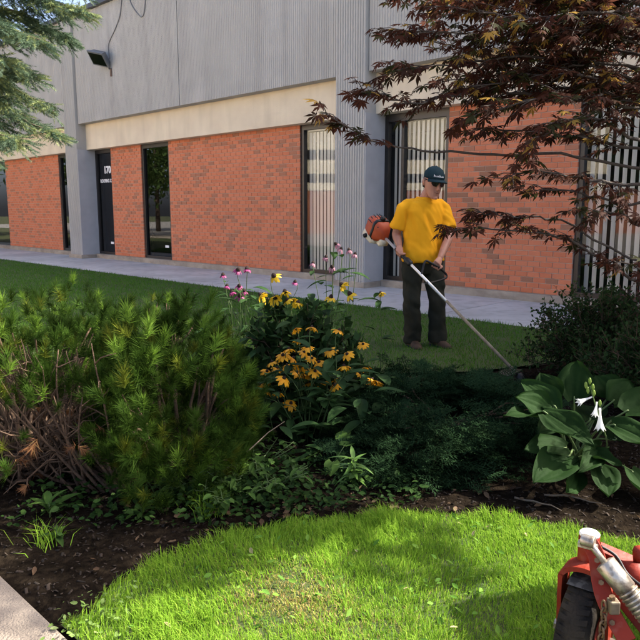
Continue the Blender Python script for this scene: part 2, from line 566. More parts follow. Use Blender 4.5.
m_ground = mat('far_ground', (0.07, 0.10, 0.03), 0.95, (0.10, 0.09, 0.05), 0.4)
m_lawn_soil = mat('lawn_soil', (0.035, 0.06, 0.015), 0.95, (0.05, 0.06, 0.02), 6, bump=0.6, bscale=30)
sheet('ground', [(-120, -120), (120, -120), (120, 120), (-120, 120)], -0.035, m_ground)
sw0, sw1 = -1.84, 0.62
nsl = 24
for k in range(nsl):
    xa = -21.3 + k * 1.72; xb = xa + 1.70
    pts = [bl(xa, sw1), bl(xb, sw1), bl(xb, sw0), bl(xa, sw0)]
    if k == 0:
        walk = sheet('sidewalk', [bl(-22.5, sw1), bl(20.5, sw1), bl(20.5, sw0 - .0), bl(-22.5, sw0 - .0)], -0.022, m_sill)
    mb = MB()
    vs = [(p[0], p[1], -0.03) for p in pts] + [(p[0], p[1], 0.0) for p in pts]
    mb.add(vs, [(4, 7, 6, 5), (0, 1, 5, 4), (1, 2, 6, 5), (2, 3, 7, 6), (3, 0, 4, 7)])
    mb.build('slab', m_walk, walk, recalc=True)


def dist_line(d, s):
    """ground point s metres along the facade and d metres out from the column fronts"""
    return bl(s, -d)


m_lot = mat('lot_concrete', (0.36, 0.34, 0.31), 0.95, (0.30, 0.285, 0.26), 0.8, 6, bump=0.2, bscale=60)
sheet('bounce_lot', [dist_line(10.3, -60), dist_line(60, -60), dist_line(60, 60), dist_line(10.3, 60)], -0.024, m_lot)  # unseen pale paving, added to bounce sunlight onto the facade
path = sheet('path', [dist_line(8.42, -40), dist_line(10.2, -40), dist_line(10.2, 40), dist_line(8.42, 40)], -0.020, m_sill)
for k in range(14):
    a = -6 + k * 1.5 + 0.25; b = a + 1.488
    pts = [dist_line(8.42, a), dist_line(8.42, b), dist_line(10.2, b), dist_line(10.2, a)]
    if a < 13:
        mb = MB()
        mb.add([(x, y, -0.03) for x, y in pts] + [(x, y, 0.022) for x, y in pts], [(4, 5, 6, 7), (0, 1, 5, 4), (1, 2, 6, 5), (2, 3, 7, 6), (3, 0, 4, 7)])
        mb.build('slab', m_path, path, bevel=0.006)

# planting bed: a bumpy sheet of dark mulch
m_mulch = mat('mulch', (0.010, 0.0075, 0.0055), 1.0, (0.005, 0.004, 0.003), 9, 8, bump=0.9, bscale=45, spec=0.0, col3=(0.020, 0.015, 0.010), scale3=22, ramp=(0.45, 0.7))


def vnoise(x, y, sc_=1.0, seed=0):
    """cheap smooth value noise, arrays in, -1..1 out"""
    x = np.asarray(x, float) * sc_ + seed * 17.3; y = np.asarray(y, float) * sc_ - seed * 9.1
    xi, yi = np.floor(x), np.floor(y); fx, fy = x - xi, y - yi
    fx = fx * fx * (3 - 2 * fx); fy = fy * fy * (3 - 2 * fy)

    def h(a, b):
        v = np.sin(a * 127.1 + b * 311.7 + seed * 7.7) * 43758.5453
        return (v - np.floor(v)) * 2 - 1
    return (h(xi, yi) * (1 - fx) + h(xi + 1, yi) * fx) * (1 - fy) + (h(xi, yi + 1) * (1 - fx) + h(xi + 1, yi + 1) * fx) * fy


def bed_z(x, y):
    return -0.004 + 0.014 * vnoise(x, y, 2.5, 1) + 0.008 * vnoise(x, y, 9, 2)


BED = [(-5.6, 6.2), (-4.4, 7.0), (-3.0, 6.6), (-1.6, 6.0), (-0.4, 5.75), (0.52, 5.75), (1.30, 5.80), (1.91, 6.05), (2.7, 6.5), (3.6, 6.62), (5.2, 4.9), (6.4, 3.2), (7.2, 1.6), (5.5, 0.6)]
LAWN = [(-0.80, 2.18), (-0.77, 2.34), (-0.65, 2.53), (-0.39, 2.75), (-0.09, 2.89), (0.37, 2.96), (0.83, 2.94), (1.07, 2.83), (1.35, 2.66), (2.2, 2.2), (4.2, 0.9), (5.5, 0.6), (5.6, -1.2)]
_e0, _e1 = Vector(dist_line(8.40, -14)), Vector(dist_line(8.40, 12))
ed = (_e1 - _e0).normalized()


def on_edge(d, p):
    q = Vector(p) - _e0
    return _e0 + ed * q.dot(ed)


BED_POLY = BED + [tuple(on_edge(0, (5.5, 0.6))), tuple(on_edge(0, (-5.6, 6.2)))]
LAWN_POLY = LAWN + [tuple(on_edge(0, (5.6, -1.2))), tuple(on_edge(0, (-0.80, 2.20)))]
RLAWN_POLY = [dist_line(1.845, -20), dist_line(1.845, 13), (7.2, 1.6)] + BED[::-1][2:] + [tuple(on_edge(0, (-5.6, 6.2))), dist_line(8.40, -20)]


def inside(px, py, poly):
    px = np.asarray(px); py = np.asarray(py)
    r = np.zeros(px.shape, bool)
    n = len(poly)
    for i in range(n):
        x0, y0 = poly[i]; x1, y1 = poly[(i + 1) % n]
        c = ((y0 > py) != (y1 > py)) & (px < (x1 - x0) * (py - y0) / (y1 - y0 + 1e-12) + x0)
        r ^= c
    return r


gx = np.linspace(-6, 7.4, 150); gy = np.linspace(-1.5, 7.2, 110)
GX, GY = np.meshgrid(gx, gy)
keep = inside(GX, GY, BED_POLY) | inside(GX, GY, [(p[0], p[1]) for p in BED_POLY])
idx = np.arange(GX.size).reshape(GX.shape)
quads = np.stack([idx[:-1, :-1], idx[:-1, 1:], idx[1:, 1:], idx[1:, :-1]], -1).reshape(-1, 4)
kq = keep.ravel()[quads].any(axis=1)
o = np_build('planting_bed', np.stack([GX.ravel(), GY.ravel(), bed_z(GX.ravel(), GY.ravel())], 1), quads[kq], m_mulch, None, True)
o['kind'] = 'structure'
sheet('lawn', RLAWN_POLY, 0.018, m_lawn_soil)
sheet('front_lawn', LAWN_POLY, 0.022, m_lawn_soil)


# ---------------------------------------------------------------- grass
def blades(px, py, z, hgt, wid, lean, rng, seg=True):
    n = len(px)
    az = rng.uniform(0, 2 * np.pi, n)
    fx, fy = np.cos(az), np.sin(az)
    la = lean * rng.uniform(0.2, 1.0, n)
    ld = rng.uniform(0, 2 * np.pi, n) * 0.6 + vnoise(px, py, 3.0, 5) * 2.6
    lx, ly = np.cos(ld) * la * hgt, np.sin(ld) * la * hgt
    b = np.stack([px, py, z], 1)
    w = np.stack([fx * wid, fy * wid, np.zeros(n)], 1) * 0.5
    mid = b + np.stack([lx * 0.35, ly * 0.35, hgt * 0.58], 1)
    tip = b + np.stack([lx, ly, hgt * (1 - 0.35 * la)], 1)
    if seg:
        V = np.stack([b - w, b + w, mid - w * 0.8, mid + w * 0.8, tip], 1).reshape(-1, 3)
        t = np.array([[0, 1, 3], [0, 3, 2], [2, 3, 4]])
        F = (t[None] + (np.arange(n) * 5)[:, None, None]).reshape(-1, 3)
    else:
        V = np.stack([b - w, b + w, tip], 1).reshape(-1, 3)
        F = (np.arange(n) * 3)[:, None] + np.array([[0, 1, 2]])
    return V, F


GRASS = [(4, (0.165, 0.31, 0.024)), (4, (0.21, 0.36, 0.034)), (3, (0.12, 0.25, 0.018)), (2, (0.29, 0.41, 0.05)), (1.2, (0.40, 0.40, 0.10))]
m_grass = palette(mat('grass', (0.08, 0.16, 0.02), 0.6, trans=0.42, spec=0.05), GRASS)
m_grass_dry = palette(mat('dry_grass', (0.3, 0.25, 0.1), 0.7, trans=0.35, spec=0.2), [(3, (0.46, 0.38, 0.13)), (2, (0.36, 0.33, 0.09)), (2, (0.30, 0.19, 0.07)), (2, (0.26, 0.32, 0.06))])
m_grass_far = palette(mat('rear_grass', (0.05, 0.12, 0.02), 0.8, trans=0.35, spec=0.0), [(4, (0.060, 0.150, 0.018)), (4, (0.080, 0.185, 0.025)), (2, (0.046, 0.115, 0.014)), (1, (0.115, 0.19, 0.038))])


def scatter(n, x0, x1, y0, y1, poly, rng, dens=None):
    px = rng.uniform(x0, x1, n); py = rng.uniform(y0, y1, n)
    k = inside(px, py, poly)
    if dens is not None: k &= rng.uniform(0, 1, n) < dens(px, py)
    return px[k], py[k]


# front lawn: dense and tall where it is seen, thinner behind the camera
px, py = scatter(210000, -1.3, 2.3, 1.5, 3.3, LAWN_POLY, RNG, lambda x, y: 0.82 + 0.3 * vnoise(x, y, 4, 3))
dry = np.exp(-(((px + 0.10) / 0.24) ** 2 + ((py - 2.30) / 0.19) ** 2)) + 0.5 * np.exp(-(((px - 0.12) / 0.22) ** 2 + ((py - 2.12) / 0.12) ** 2))
dry = np.clip(dry + 0.35 * vnoise(px, py, 5, 8) * (dry > 0.12), 0, 1)
isdry = RNG.uniform(0, 1, len(px)) < dry * 0.85 + 0.02
h = (0.044 + 0.016 * vnoise(px, py, 3, 4)) * RNG.uniform(0.5, 1.35, len(px)) * (1 + 0.45 * vnoise(px, py, 14, 9)) * np.where(isdry, 0.55, 1.0) * (1 - 0.35 * np.clip(dry, 0, 1))
edge = np.exp(-np.abs(py - 2.95) * 5)
h *= 1 + 0.35 * edge
w = RNG.uniform(0.0018, 0.0036, len(px))
for sel, m_, nm in ((~isdry, m_grass, 'front_grass'), (isdry, m_grass_dry, 'dry_grass')):
    V, F = blades(px[sel], py[sel], np.full(sel.sum(), 0.02), h[sel], w[sel], 0.85, RNG)
    o = np_build(nm, V, F, m_)
    tag(o, 'sunlit bright green grass of the front lawn patch' if nm == 'front_grass' else 'yellowed dry grass blades in the front lawn patch', 'grass', kind='stuff')
# broad weeds and clippings in the lawn
nw = 420
wx, wy = scatter(900, -1.0, 1.4, 1.9, 3.0, LAWN_POLY, RNG); wx, wy = wx[:nw], wy[:nw]; nw = len(wx)
wa = RNG.uniform(0, 6.28, nw)
V, F = instance_np(np.array([[0, 0, 0], [-.22, .40, .04], [-.16, .75, .02], [0, 1, -.06], [.16, .75, .02], [.22, .40, .04]]), np.array([[0, 5, 4, 3], [0, 3, 2, 1]]),
                   frames(np.stack([np.cos(wa), np.sin(wa), RNG.normal(0.25, 0.3, nw)], 1), RNG.normal(0, 0.5, nw), RNG.uniform(.015, .042, nw)), np.stack([wx, wy, RNG.uniform(.03, .055, nw)], 1))
tag(np_build('lawn_weeds', V, F, palette(mat('lawn_weed_leaf', (0.1, 0.2, 0.03), 0.6, trans=0.35, spec=0.1), [(4, (0.09, 0.20, 0.025)), (3, (0.14, 0.26, 0.035)), (1.5, (0.40, 0.34, 0.18)), (1, (0.22, 0.13, 0.06))])), 'broad weeds and clippings mixed into the front lawn', 'weeds', kind='stuff')
px, py = scatter(30000, -1.3, 6, -3, 2.6, LAWN_POLY, RNG, lambda x, y: ((y < 1.5) | (x > 2.3)) * 0.7)
V, F = blades(px, py, np.full(len(px), 0.02), RNG.uniform(0.035, 0.07, len(px)), np.full(len(px), 0.005), 0.8, RNG, False)
tag(np_build('side_grass', V, F, m_grass), 'grass of the front lawn beside the red mower', 'grass', kind='stuff')
# rear lawn
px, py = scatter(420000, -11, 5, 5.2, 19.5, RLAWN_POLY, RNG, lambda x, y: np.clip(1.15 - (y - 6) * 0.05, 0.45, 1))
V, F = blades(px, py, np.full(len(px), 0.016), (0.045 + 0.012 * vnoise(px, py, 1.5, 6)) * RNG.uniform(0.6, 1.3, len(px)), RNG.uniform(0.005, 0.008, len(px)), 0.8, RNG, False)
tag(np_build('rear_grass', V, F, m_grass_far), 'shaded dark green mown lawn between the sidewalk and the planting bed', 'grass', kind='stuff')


# ---------------------------------------------------------------- needles
def needle_tuft(n, stem, length, rng, w=0.0016, spread=(0.35, 1.15), up=0.0):
    """a shoot along +Y bearing n needle triangles"""
    V, F = [], []
    for i in range(n):
        t = rng.uniform(0, 1)
        a = rng.uniform(0, 2 * np.pi); s = rng.uniform(*spread) * (1.1 - 0.5 * t)
        d = np.array([math.sin(s) * math.cos(a), math.cos(s), math.sin(s) * math.sin(a)])
        b = np.array([0, t * stem, 0])
        L_ = length * rng.uniform(0.75, 1.15)
        side = np.cross(d, [0.3, 0.2, 0.9]); side /= np.linalg.norm(side)
        k = len(V)
        V += [b - side * w, b + side * w, b + d * L_]
        F.append((k, k + 1, k + 2))
    return np.array(V), np.array(F)


def rand_unit(n, rng):
    v = rng.normal(size=(n, 3)); return v / np.linalg.norm(v, axis=1, keepdims=True)


m_bark = mat('pine_bark', (0.115, 0.070, 0.042), 0.9, (0.06, 0.038, 0.025), 25, bump=0.6, bscale=80)
m_dead = palette(mat('dead_needles', (0.35, 0.15, 0.05), 0.8, trans=0.25), [(2, (0.34, 0.14, 0.05)), (2, (0.25, 0.11, 0.05)), (1, (0.40, 0.24, 0.09))])
m_pine = palette(mat('pine_needles', (0.05, 0.11, 0.02), 0.55, trans=0.35, spec=0.25), [(4, (0.045, 0.095, 0.014)), (4, (0.062, 0.120, 0.018)), (3, (0.030, 0.065, 0.011)), (2, (0.10, 0.16, 0.026)), (0.6, (0.16, 0.15, 0.04))])


M_PINES = []
for nm_, k_, dk_ in (('a', 0.68, (1, 1, 1)), ('b', 0.38, (1, 1, 1)), ('c', 1.0, (1, 1, 1)), ('d', 2.1, (1.15, 1, 0.9)), ('e', 1.05, (1.6, 1.0, 0.8))):
    M_PINES.append(palette(mat('pine_needles_' + nm_, (0.05, 0.11, 0.02), 0.6, trans=0.35, spec=0.05),
                           [(w_, tuple(c_ * k_ * d_ for c_, d_ in zip(c, dk_))) for w_, c in ((4, (0.050, 0.102, 0.014)), (4, (0.068, 0.130, 0.018)), (2, (0.038, 0.078, 0.012)))]))


def curve_pts(a, b, sag, n=7, jit=0.0, rng=None):
    a, b = Vector(a), Vector(b); out = []
    for i in range(n):
        t = i / (n - 1)
        p = a.lerp(b, t) + Vector((0, 0, sag * 4 * t * (1 - t)))
        if jit and 0 < i < n - 1: p += Vector(rng.normal(size=3)) * jit
        out.append(p)
    return out


def catmull_pts(a, b, c, n=11):
    return [a * (1 - t) ** 2 + b * 2 * t * (1 - t) + c * t * t + Vector((0.006 * math.sin(9 * t + a.x * 30), 0, 0.006 * math.cos(7 * t + a.y * 20))) for t in [i / (n - 1) for i in range(n)]]


def mugo(name, label, centre, rx, ry, hgt, ntuft, nbranch, rng, bare=None, group='mounded pines in the planting bed'):
    cx, cy = centre
    root = empty(name, (cx, cy, 0), 0, label, 'shrub', group)
    # tuft positions: shell of a lumpy half-ellipsoid, some inside
    pos, dirs = [], []
    clus = rng.normal(size=(max(18, ntuft // 20), 3)); clus[:, 2] = np.abs(clus[:, 2]); clus /= np.linalg.norm(clus, axis=1, keepdims=True)
    crad = rng.uniform(0.80, 1.06, len(clus))
    while len(pos) < ntuft:
        kc = int(rng.integers(len(clus)))
        d = (clus[kc] + rng.normal(size=3) * 0.16) if rng.uniform() < 0.8 else rng.normal(size=3); d[2] = abs(d[2]) * 0.9 - 0.18
        d /= np.linalg.norm(d)
        lump = 1 + 0.10 * math.sin(d[0] * 7 + d[1] * 5 + cx) + 0.06 * math.sin(d[1] * 11 - d[2] * 9 + cx * 3)
        r = rng.uniform(0.55, 1.0) ** 0.5 * lump * crad[kc]
        p = np.array([d[0] * rx * r, d[1] * ry * r, 0.12 + max(d[2], 0) * hgt * r + rng.uniform(0, 0.1)])
        if d[2] < 0.05: p[2] = rng.uniform(0.05, 0.3)
        if bare is not None and bare(p): continue
        pos.append(p)
        q = np.array([d[0] * 0.55, d[1] * 0.55, 0.85]) + rng.normal(size=3) * 0.25
        dirs.append(q)
    pos, dirs = np.array(pos), np.array(dirs)
    kinds = rng.choice(5, len(pos), p=[.30, .28, .20, .12, .10])
    for k in range(5):
        tv, tf = needle_tuft(84, 0.055, 0.050, rng, 0.0014, (0.3, 1.45))
        s = np.where(kinds == k)[0]
        V, F = instance_np(tv, tf, frames(dirs[s], rng.uniform(0, 6.28, len(s)), rng.uniform(0.85, 1.5, len(s))), pos[s])
        tag(np_build('foliage', V, F, M_PINES[k], root), kind='stuff')
    # wood: main branches to a subset of tufts, with side shoots
    pick = rng.choice(len(pos), nbranch, replace=False)
    for i in pick:
        p = pos[i]
        b0 = Vector((rng.normal() * 0.06, rng.normal() * 0.06, -0.03))
        pts = curve_pts(b0, p, -0.06 + rng.normal() * 0.03, 8, 0.012, rng)
        mb = MB().tube(pts, [0.016 - 0.011 * t / 7 for t in range(8)], 6)
        near = np.argsort(np.linalg.norm(pos - p, axis=1))[1:4]
        for j in near:
            mb.tube(curve_pts(pts[4], pos[j], 0.01, 5, 0.008, rng), [0.007, .006, .005, .004, .003], 5)
        mb.build('branch', m_bark, root, True)
    return root, pos


rp = np.random.default_rng(3)
# big mugo pine at the left; its lower front shows bare wood
pineA, posA = mugo('mugo_pine', 'large mounded pine shrub at the left with bare brown lower branches', (-1.68, 3.80), 1.0, 0.86, 0.74, 1350, 46, rp,
                   bare=lambda p: p[1] < -0.05 and p[2] < 0.44 and p[0] > -0.6 and p[0] < 0.60 and rp.uniform() < 0.96)
pineB, posB = mugo('mugo_pine', 'dense pine shrub with upright candle shoots left of the orange flowers', (-0.80, 3.58), 0.48, 0.70, 0.74, 1050, 26, rp)
pineC, posC = mugo('mugo_pine', 'dark pine shrub behind the others by the pink coneflowers', (-1.3, 5.1), 0.80, 0.5, 0.56, 600, 16, rp)
# bare arching branches with tufts of dead needles on the big pine
for k in range(52):
    a = rp.uniform(-2.9, -0.3)
    ln = rp.uniform(0.55, 1.0)
    tip = Vector((math.cos(a) * ln * 0.9, math.sin(a) * ln * 0.75 - 0.05, rp.uniform(0.10, 0.42)))
    pts = curve_pts((rp.uniform(.0, .35), rp.uniform(-.2, .1), -0.02), tip, rp.uniform(-0.10, 0.02), 9, 0.018, rp)
    mb = MB().tube(pts, [0.012 - 0.009 * t / 8 for t in range(9)], 6)
    for j in (3, 5, 6, 7):
        q = pts[j] + Vector(rp.normal(size=3)) * 0.10 + Vector((0, 0, 0.06))
        mb.tube(curve_pts(pts[j], q, 0.01, 4, 0.01, rp), [0.005, 0.004, 0.003, 0.002], 5)
    mb.build('bare_branch', m_bark, pineA, True)
for k in range(20):
    # long arching bare stems at the front left
    t_ = at(rp.uniform(-25, 95), rp.uniform(335, 450), rp.uniform(3.15, 3.5)) - pineA.location
    b_ = Vector((rp.uniform(-1.22, -0.92), rp.uniform(3.18, 3.45), -0.02)) - pineA.location
    pts = catmull_pts(b_, b_.lerp(t_, 0.45) + Vector((-0.06, -0.02, -0.10)) + Vector(rp.normal(size=3)) * 0.03, t_)
    mb = MB().tube(pts, [0.0095 - 0.0068 * i / (len(pts) - 1) for i in range(len(pts))], 6)
    for j in (4, 6, 7, 8, 9):
        q = pts[j] + Vector(rp.normal(size=3)) * 0.08 + Vector((-.02, 0, 0.05))
        mb.tube(curve_pts(pts[j], q, 0.01, 4, 0.008, rp), [0.0042, 0.0034, 0.0025, 0.0016], 5)
    mb.build('bare_branch', m_bark, pineA, True)
tv, tf = needle_tuft(60, 0.05, 0.055, rp, 0.0013, (0.5, 1.5))
nd = 26
dp = np.stack([rp.uniform(-0.5, 0.75, nd), rp.uniform(-0.72, -0.35, nd), rp.uniform(0.04, 0.40, nd)], 1)
V, F = instance_np(tv, tf, frames(rand_unit(nd, rp) + np.array([0, -.3, -.6]), rp.uniform(0, 6, nd), rp.uniform(0.7, 1.2, nd)), dp)
tag(np_build('dead_foliage', V, F, m_dead, pineA), 'rust-brown dead needle tufts', kind='stuff')

# ---------------------------------------------------------------- spruce reaching in at the upper left
m_spruce = palette(mat('spruce_needles', (0.10, 0.16, 0.12), 0.6, trans=0.3, spec=0.2), [(4, (0.075, 0.125, 0.075)), (3, (0.10, 0.15, 0.085)), (3, (0.05, 0.09, 0.055)), (2, (0.15, 0.20, 0.08))])
m_sbark = mat('spruce_bark', (0.12, 0.085, 0.06), 0.95, (0.07, 0.05, 0.04), 12, bump=0.8, bscale=40)
ST = Vector((-4.0, 6.4, 0))
spruce = empty('spruce_tree', ST, 0, 'blue green spruce whose boughs hang into the upper left corner', 'tree')
MB().tube([(0, 0, -0.05), (0.02, 0, 1.5), (0, 0.03, 4), (0, 0, 7.5)], [0.17, 0.15, 0.10, 0.03], 12).build('trunk', m_sbark, spruce, True)
rs = np.random.default_rng(5)
tv, tf = needle_tuft(56, 0.14, 0.027, rs, 0.0022, (0.5, 1.2))
P_, D_ = [], []
targets = [(at(84, 10, 6.0), 0), (at(66, 34, 6.4), 0), (at(80, -14, 6.2), 0), (at(40, 40, 5.6), 0), (at(30, 75, 5.9), 0), (at(52, 105, 6.6), 0), (at(55, 132, 6.3), 0), (at(18, 140, 5.7), 0), (at(5, 60, 5.5), 0), (at(10, 100, 6.0), 0), (at(-10, 20, 5.5), 0), (at(-15, 130, 6.2), 0), (at(40, -25, 5.8), 0), (at(60, -60, 6.0), 0)]
for k in range(46):
    a = rs.uniform(0, 6.28); z = rs.uniform(1.6, 7.0); L_ = 1.75 * (1 - z / 8.2) + 0.35
    if -1.3 < a - 6.28 * (a > 3.14) < 0.6 and z < 3.6: continue
    targets.append((ST + Vector((math.cos(a) * L_, math.sin(a) * L_, z)), 1))
for tg, kind in targets:
    tip = tg - ST
    z0 = tip.z + 0.35 + 0.1 * rs.normal()
    b0 = Vector((0, 0, z0))
    pts = curve_pts(b0, tip, 0.08, 9, 0.02, rs)
    MB().tube(pts, [0.026 - 0.022 * i / 8 for i in range(9)], 6).build('branch', m_sbark, spruce, True)
    bd = (pts[-1] - pts[0]).normalized()
    side = bd.cross(Vector((0, 0, 1))).normalized()
    L_ = (pts[-1] - pts[0]).length
    nt = int((95 if kind == 0 else 36) * L_)
    for i in range(nt):
        t = rs.uniform(0.25, 1.0)
        f = t * 8; i0 = min(int(f), 7)
        p = pts[i0].lerp(pts[i0 + 1], f - i0)
        sg = 1 if rs.uniform() < 0.5 else -1
        tl = (0.36 * (1.15 - t) + 0.12) * rs.uniform(0.7, 1.2)
        d = (bd * 0.75 + side * sg * rs.uniform(0.5, 1.1) + Vector((0, 0, rs.uniform(-0.55, 0.05)))).normalized()
        m_ = max(2, int(tl / 0.075))
        for j in range(m_):
            q = p + d * (tl * j / m_) + Vector((0, 0, -0.10 * (j / m_) ** 2 * tl * 3))
            dd = d + Vector((0, 0, -0.25 * j / m_)) + Vector(rs.normal(size=3)) * 0.18
            P_.append(q); D_.append(dd)
            if j: 
                e = d.cross(Vector((0, 0, 1))) * (1 if j % 2 else -1)
                P_.append(q); D_.append(d * 0.7 + e * 0.8 + Vector((0, 0, -0.2)))
P_, D_ = np.array(P_), np.array(D_)
print('spruce twigs', len(P_))
kd_ = (vnoise(P_[:, 0] + P_[:, 2], P_[:, 1] + 2 * P_[:, 2], 5, 3) + rs.normal(0, .5, len(P_))) > 0.35
for sel_, mm_ in ((kd_, palette(mat('spruce_sunlit', (0.2, 0.25, 0.1), 0.6, trans=0.35, spec=0.15), [(3, (0.20, 0.25, 0.10)), (2, (0.27, 0.30, 0.12)), (2, (0.15, 0.20, 0.09))])), (~kd_, m_spruce)):  # brighter yellow needles put the sunlit tips into the colour
    V, F = instance_np(tv, tf, frames(D_[sel_], rs.uniform(0, 6, sel_.sum()), rs.uniform(0.7, 1.15, sel_.sum())), P_[sel_])
    tag(np_build('foliage', V, F, mm_, spruce), kind='stuff')

# ---------------------------------------------------------------- what the windows mirror: a cream building and trees off to the left
ob = empty('cream_building', (-27, 2, -0.03), 0, 'cream building with brick base mirrored in the office windows', 'building')
MB().box(-8, 0, -16, 17, 0, 2.5).build('brick_base', m_pink_brick, ob)
MB().box(-8, 0.05, -16.05, 17.05, 2.502, 8.0).build('upper_wall', m_cream_wall, ob)
for zz, hh in ((2.95, 0.5), (4.25, 0.55)):
    for k in range(20):
        MB().box(0.0, 0.08, -15.7 + k * 1.62, -14.2 + k * 1.62, zz, zz + hh).build('window', m_dark_panel, ob)
m_leaf_far = palette(mat('far_leaves', (0.06, 0.11, 0.02), 0.7, trans=0.3), [(1, (0.05, 0.10, 0.02)), (1, (0.08, 0.13, 0.03))])
for k, (tx, ty, th, tr) in enumerate(((-22, 23, 7, 3.0), (-26, 29, 9, 3.6), (-20, 35, 8, 3.2), (-31, 24, 8, 3.0), (-19, 3.0, 2.6, 0.9))):
    t_ = empty('street_tree', (tx, ty, -0.03), 0, ['leafy tree mirrored beside the cream building', 'tallest leafy tree mirrored in the dark door glass', 'far leafy tree mirrored in the door glass', 'leafy tree hidden behind the cream building', 'small leafy tree mirrored in front of the cream building'][k], 'tree', 'trees mirrored in the glass')
    MB().tube([(0, 0, 0), (0.05, 0, th * .4), (0, 0.1, th * 0.85)], [0.16, 0.12, 0.05], 8).build('trunk', m_sbark, t_, True)
    n = 2600
    d = rand_unit(n, rs) * (rs.uniform(0.4, 1, n) ** 0.5)[:, None] * np.array([tr, tr, th * 0.36]) * (1 + 0.2 * rs.normal(size=(n, 1)))
    c_ = d + np.array([0, 0, th * 0.66])
    V, F = instance_np(np.array([[-.5, 0, 0], [0, -.25, .05], [.5, 0, 0], [0, .25, .05]]), np.array([[0, 1, 2, 3]]), frames(rand_unit(n, rs), rs.uniform(0, 6, n), rs.uniform(.25, .5, n) * tr / 3), c_)
    tag(np_build('crown', V, F, m_leaf_far, t_), kind='stuff')

# ---------------------------------------------------------------- Japanese maple at the right
m_maple = palette(mat('maple_leaves', (0.05, 0.03, 0.02), 0.6, trans=0.45, spec=0.05), [
    (5, (0.048, 0.025, 0.016)), (4, (0.036, 0.037, 0.014)), (4, (0.078, 0.030, 0.019)), (4, (0.048, 0.058, 0.018)), (2.6, (0.26, 0.065, 0.032)), (2.2, (0.42, 0.115, 0.045)), (0.4, (0.36, 0.22, 0.05)), (1.6, (0.12, 0.15, 0.04))])  # the bright orange and yellow picks stand in for sunlit leaves
m_mbark = mat('maple_bark', (0.075, 0.060, 0.050), 0.9, (0.045, 0.036, 0.030), 14, bump=0.5, bscale=60)
rm = np.random.default_rng(21)


def maple_leaf(rng):
    V, F = [(0, 0.0, 0)], []
    lob = [(-2.1, 0.36), (-1.35, 0.66), (-0.66, 0.90), (0, 1.0), (0.66, 0.90), (1.35, 0.66), (2.1, 0.36)]
    for a, l in lob:
        a += rng.normal() * 0.06; l *= rng.uniform(0.9, 1.08)
        ca, sa = math.cos(a), math.sin(a)
        wd = 0.118 * l + 0.016
        b = len(V)
        pts = [(-wd, 0.50 * l, -0.03), (0, l, -0.22 * l), (wd, 0.50 * l, -0.03)]
        for x, y, z in pts:
            V.append((x * ca + y * sa, -x * sa + y * ca, z))
        F.append((0, b + 2, b + 1, b))
    V = np.array(V); V[:, 1] += 0.25
    V[0, 1] = 0.22
    k = len(V)
    return V, np.array(F)


MT = Vector((2.85, 4.75, 0))
maple = empty('maple_tree', MT, 0, 'dark purple green Japanese maple reaching in from the right', 'tree')
trunk = MB().tube([(0, 0, -0.05), (-0.04, 0.0, 0.4), (-0.10, -.03, 0.9), (-0.16, -.05, 1.35), (-0.10, -.02, 2.0), (0.02, 0.05, 2.8)], [0.11, 0.085, 0.075, 0.062, 0.05, 0.03], 12)
trunk.tube([(-0.05, 0, 0.7), (0.14, 0.1, 1.3), (0.22, 0.2, 2.1), (0.3, 0.25, 3.0)], [0.06, 0.05, 0.04, 0.02], 10)
trunk.build('trunk', m_mbark, maple, True)
LP, LD, LS = [], [], []


def catmull(ps, n=5):
    out = []
    for i in range(len(ps) - 1):
        p0, p1, p2, p3 = ps[max(i - 1, 0)], ps[i], ps[i + 1], ps[min(i + 2, len(ps) - 1)]
        for k in range(n):
            t = k / n
            out.append(0.5 * ((2 * p1) + (-p0 + p2) * t + (2 * p0 - 5 * p1 + 4 * p2 - p3) * t * t + (-p0 + 3 * p1 - 3 * p2 + p3) * t ** 3))
    out.append(ps[-1])
    return out


def spray(ctrl, t0=0.3, dens=1.0, tl=(0.16, 0.42), r0=0.013, leaf=0.068, vert=0.18):
    pts = catmull(ctrl, 5)
    n = len(pts)
    pts = [p + (Vector(rm.normal(size=3)) * 0.007 if 0 < i < n - 1 else Vector()) for i, p in enumerate(pts)]
    mb = MB().tube(pts, [r0 * (1 - 0.82 * i / (n - 1)) for i in range(n)], 6)
    L_ = sum((pts[i + 1] - pts[i]).length for i in range(n - 1))
    nt = int(dens * L_ * (1 - t0) / 0.058)
    for q in range(nt):
        t = t0 + (1 - t0) * (q + rm.uniform(0, 0.9)) / nt
        f = t * (n - 1); i = min(int(f), n - 2)
        p = pts[i].lerp(pts[i + 1], f - i)
        bd = (pts[i + 1] - pts[i]).normalized()
        sd = bd.cross(Vector((0, 0, 1)))
        sd = sd.normalized() if sd.length > 0.01 else Vector((1, 0, 0))
        d = (bd * rm.uniform(0.3, 0.9) + sd * rm.uniform(-1, 1) + Vector((0, 0, rm.normal() * vert))).normalized()
        ln = rm.uniform(*tl) * (1.15 - 0.5 * t)
        tw = [p, p + d * ln * 0.5 + Vector((0, 0, 0.012)), p + d * ln]
        mb.tube(tw, [0.0035, 0.0025, 0.0015], 4, cap=False)
        m_ = max(2, int(ln / 0.055))
        for j in range(m_):
            u = (j + 1) / m_
            q0 = p + d * ln * u + Vector((0, 0, 0.012 * math.sin(u * 3.14)))
            sd2 = d.cross(Vector((0, 0, 1)))
            for sg in (-1, 1):
                if rm.uniform() < 0.12: continue
                dd = d * rm.uniform(0.3, 1) + sd2 * sg * rm.uniform(0.4, 1.1) + Vector((0, 0, rm.uniform(-0.75, 0.05)))
                LP.append(q0); LD.append(dd); LS.append(leaf * rm.uniform(0.6, 1.15))
    o = mb.build('branch', m_mbark, maple, True)
    return o


def A(*trip):
    return [at(x, y, Y) - MT for x, y, Y in trip]


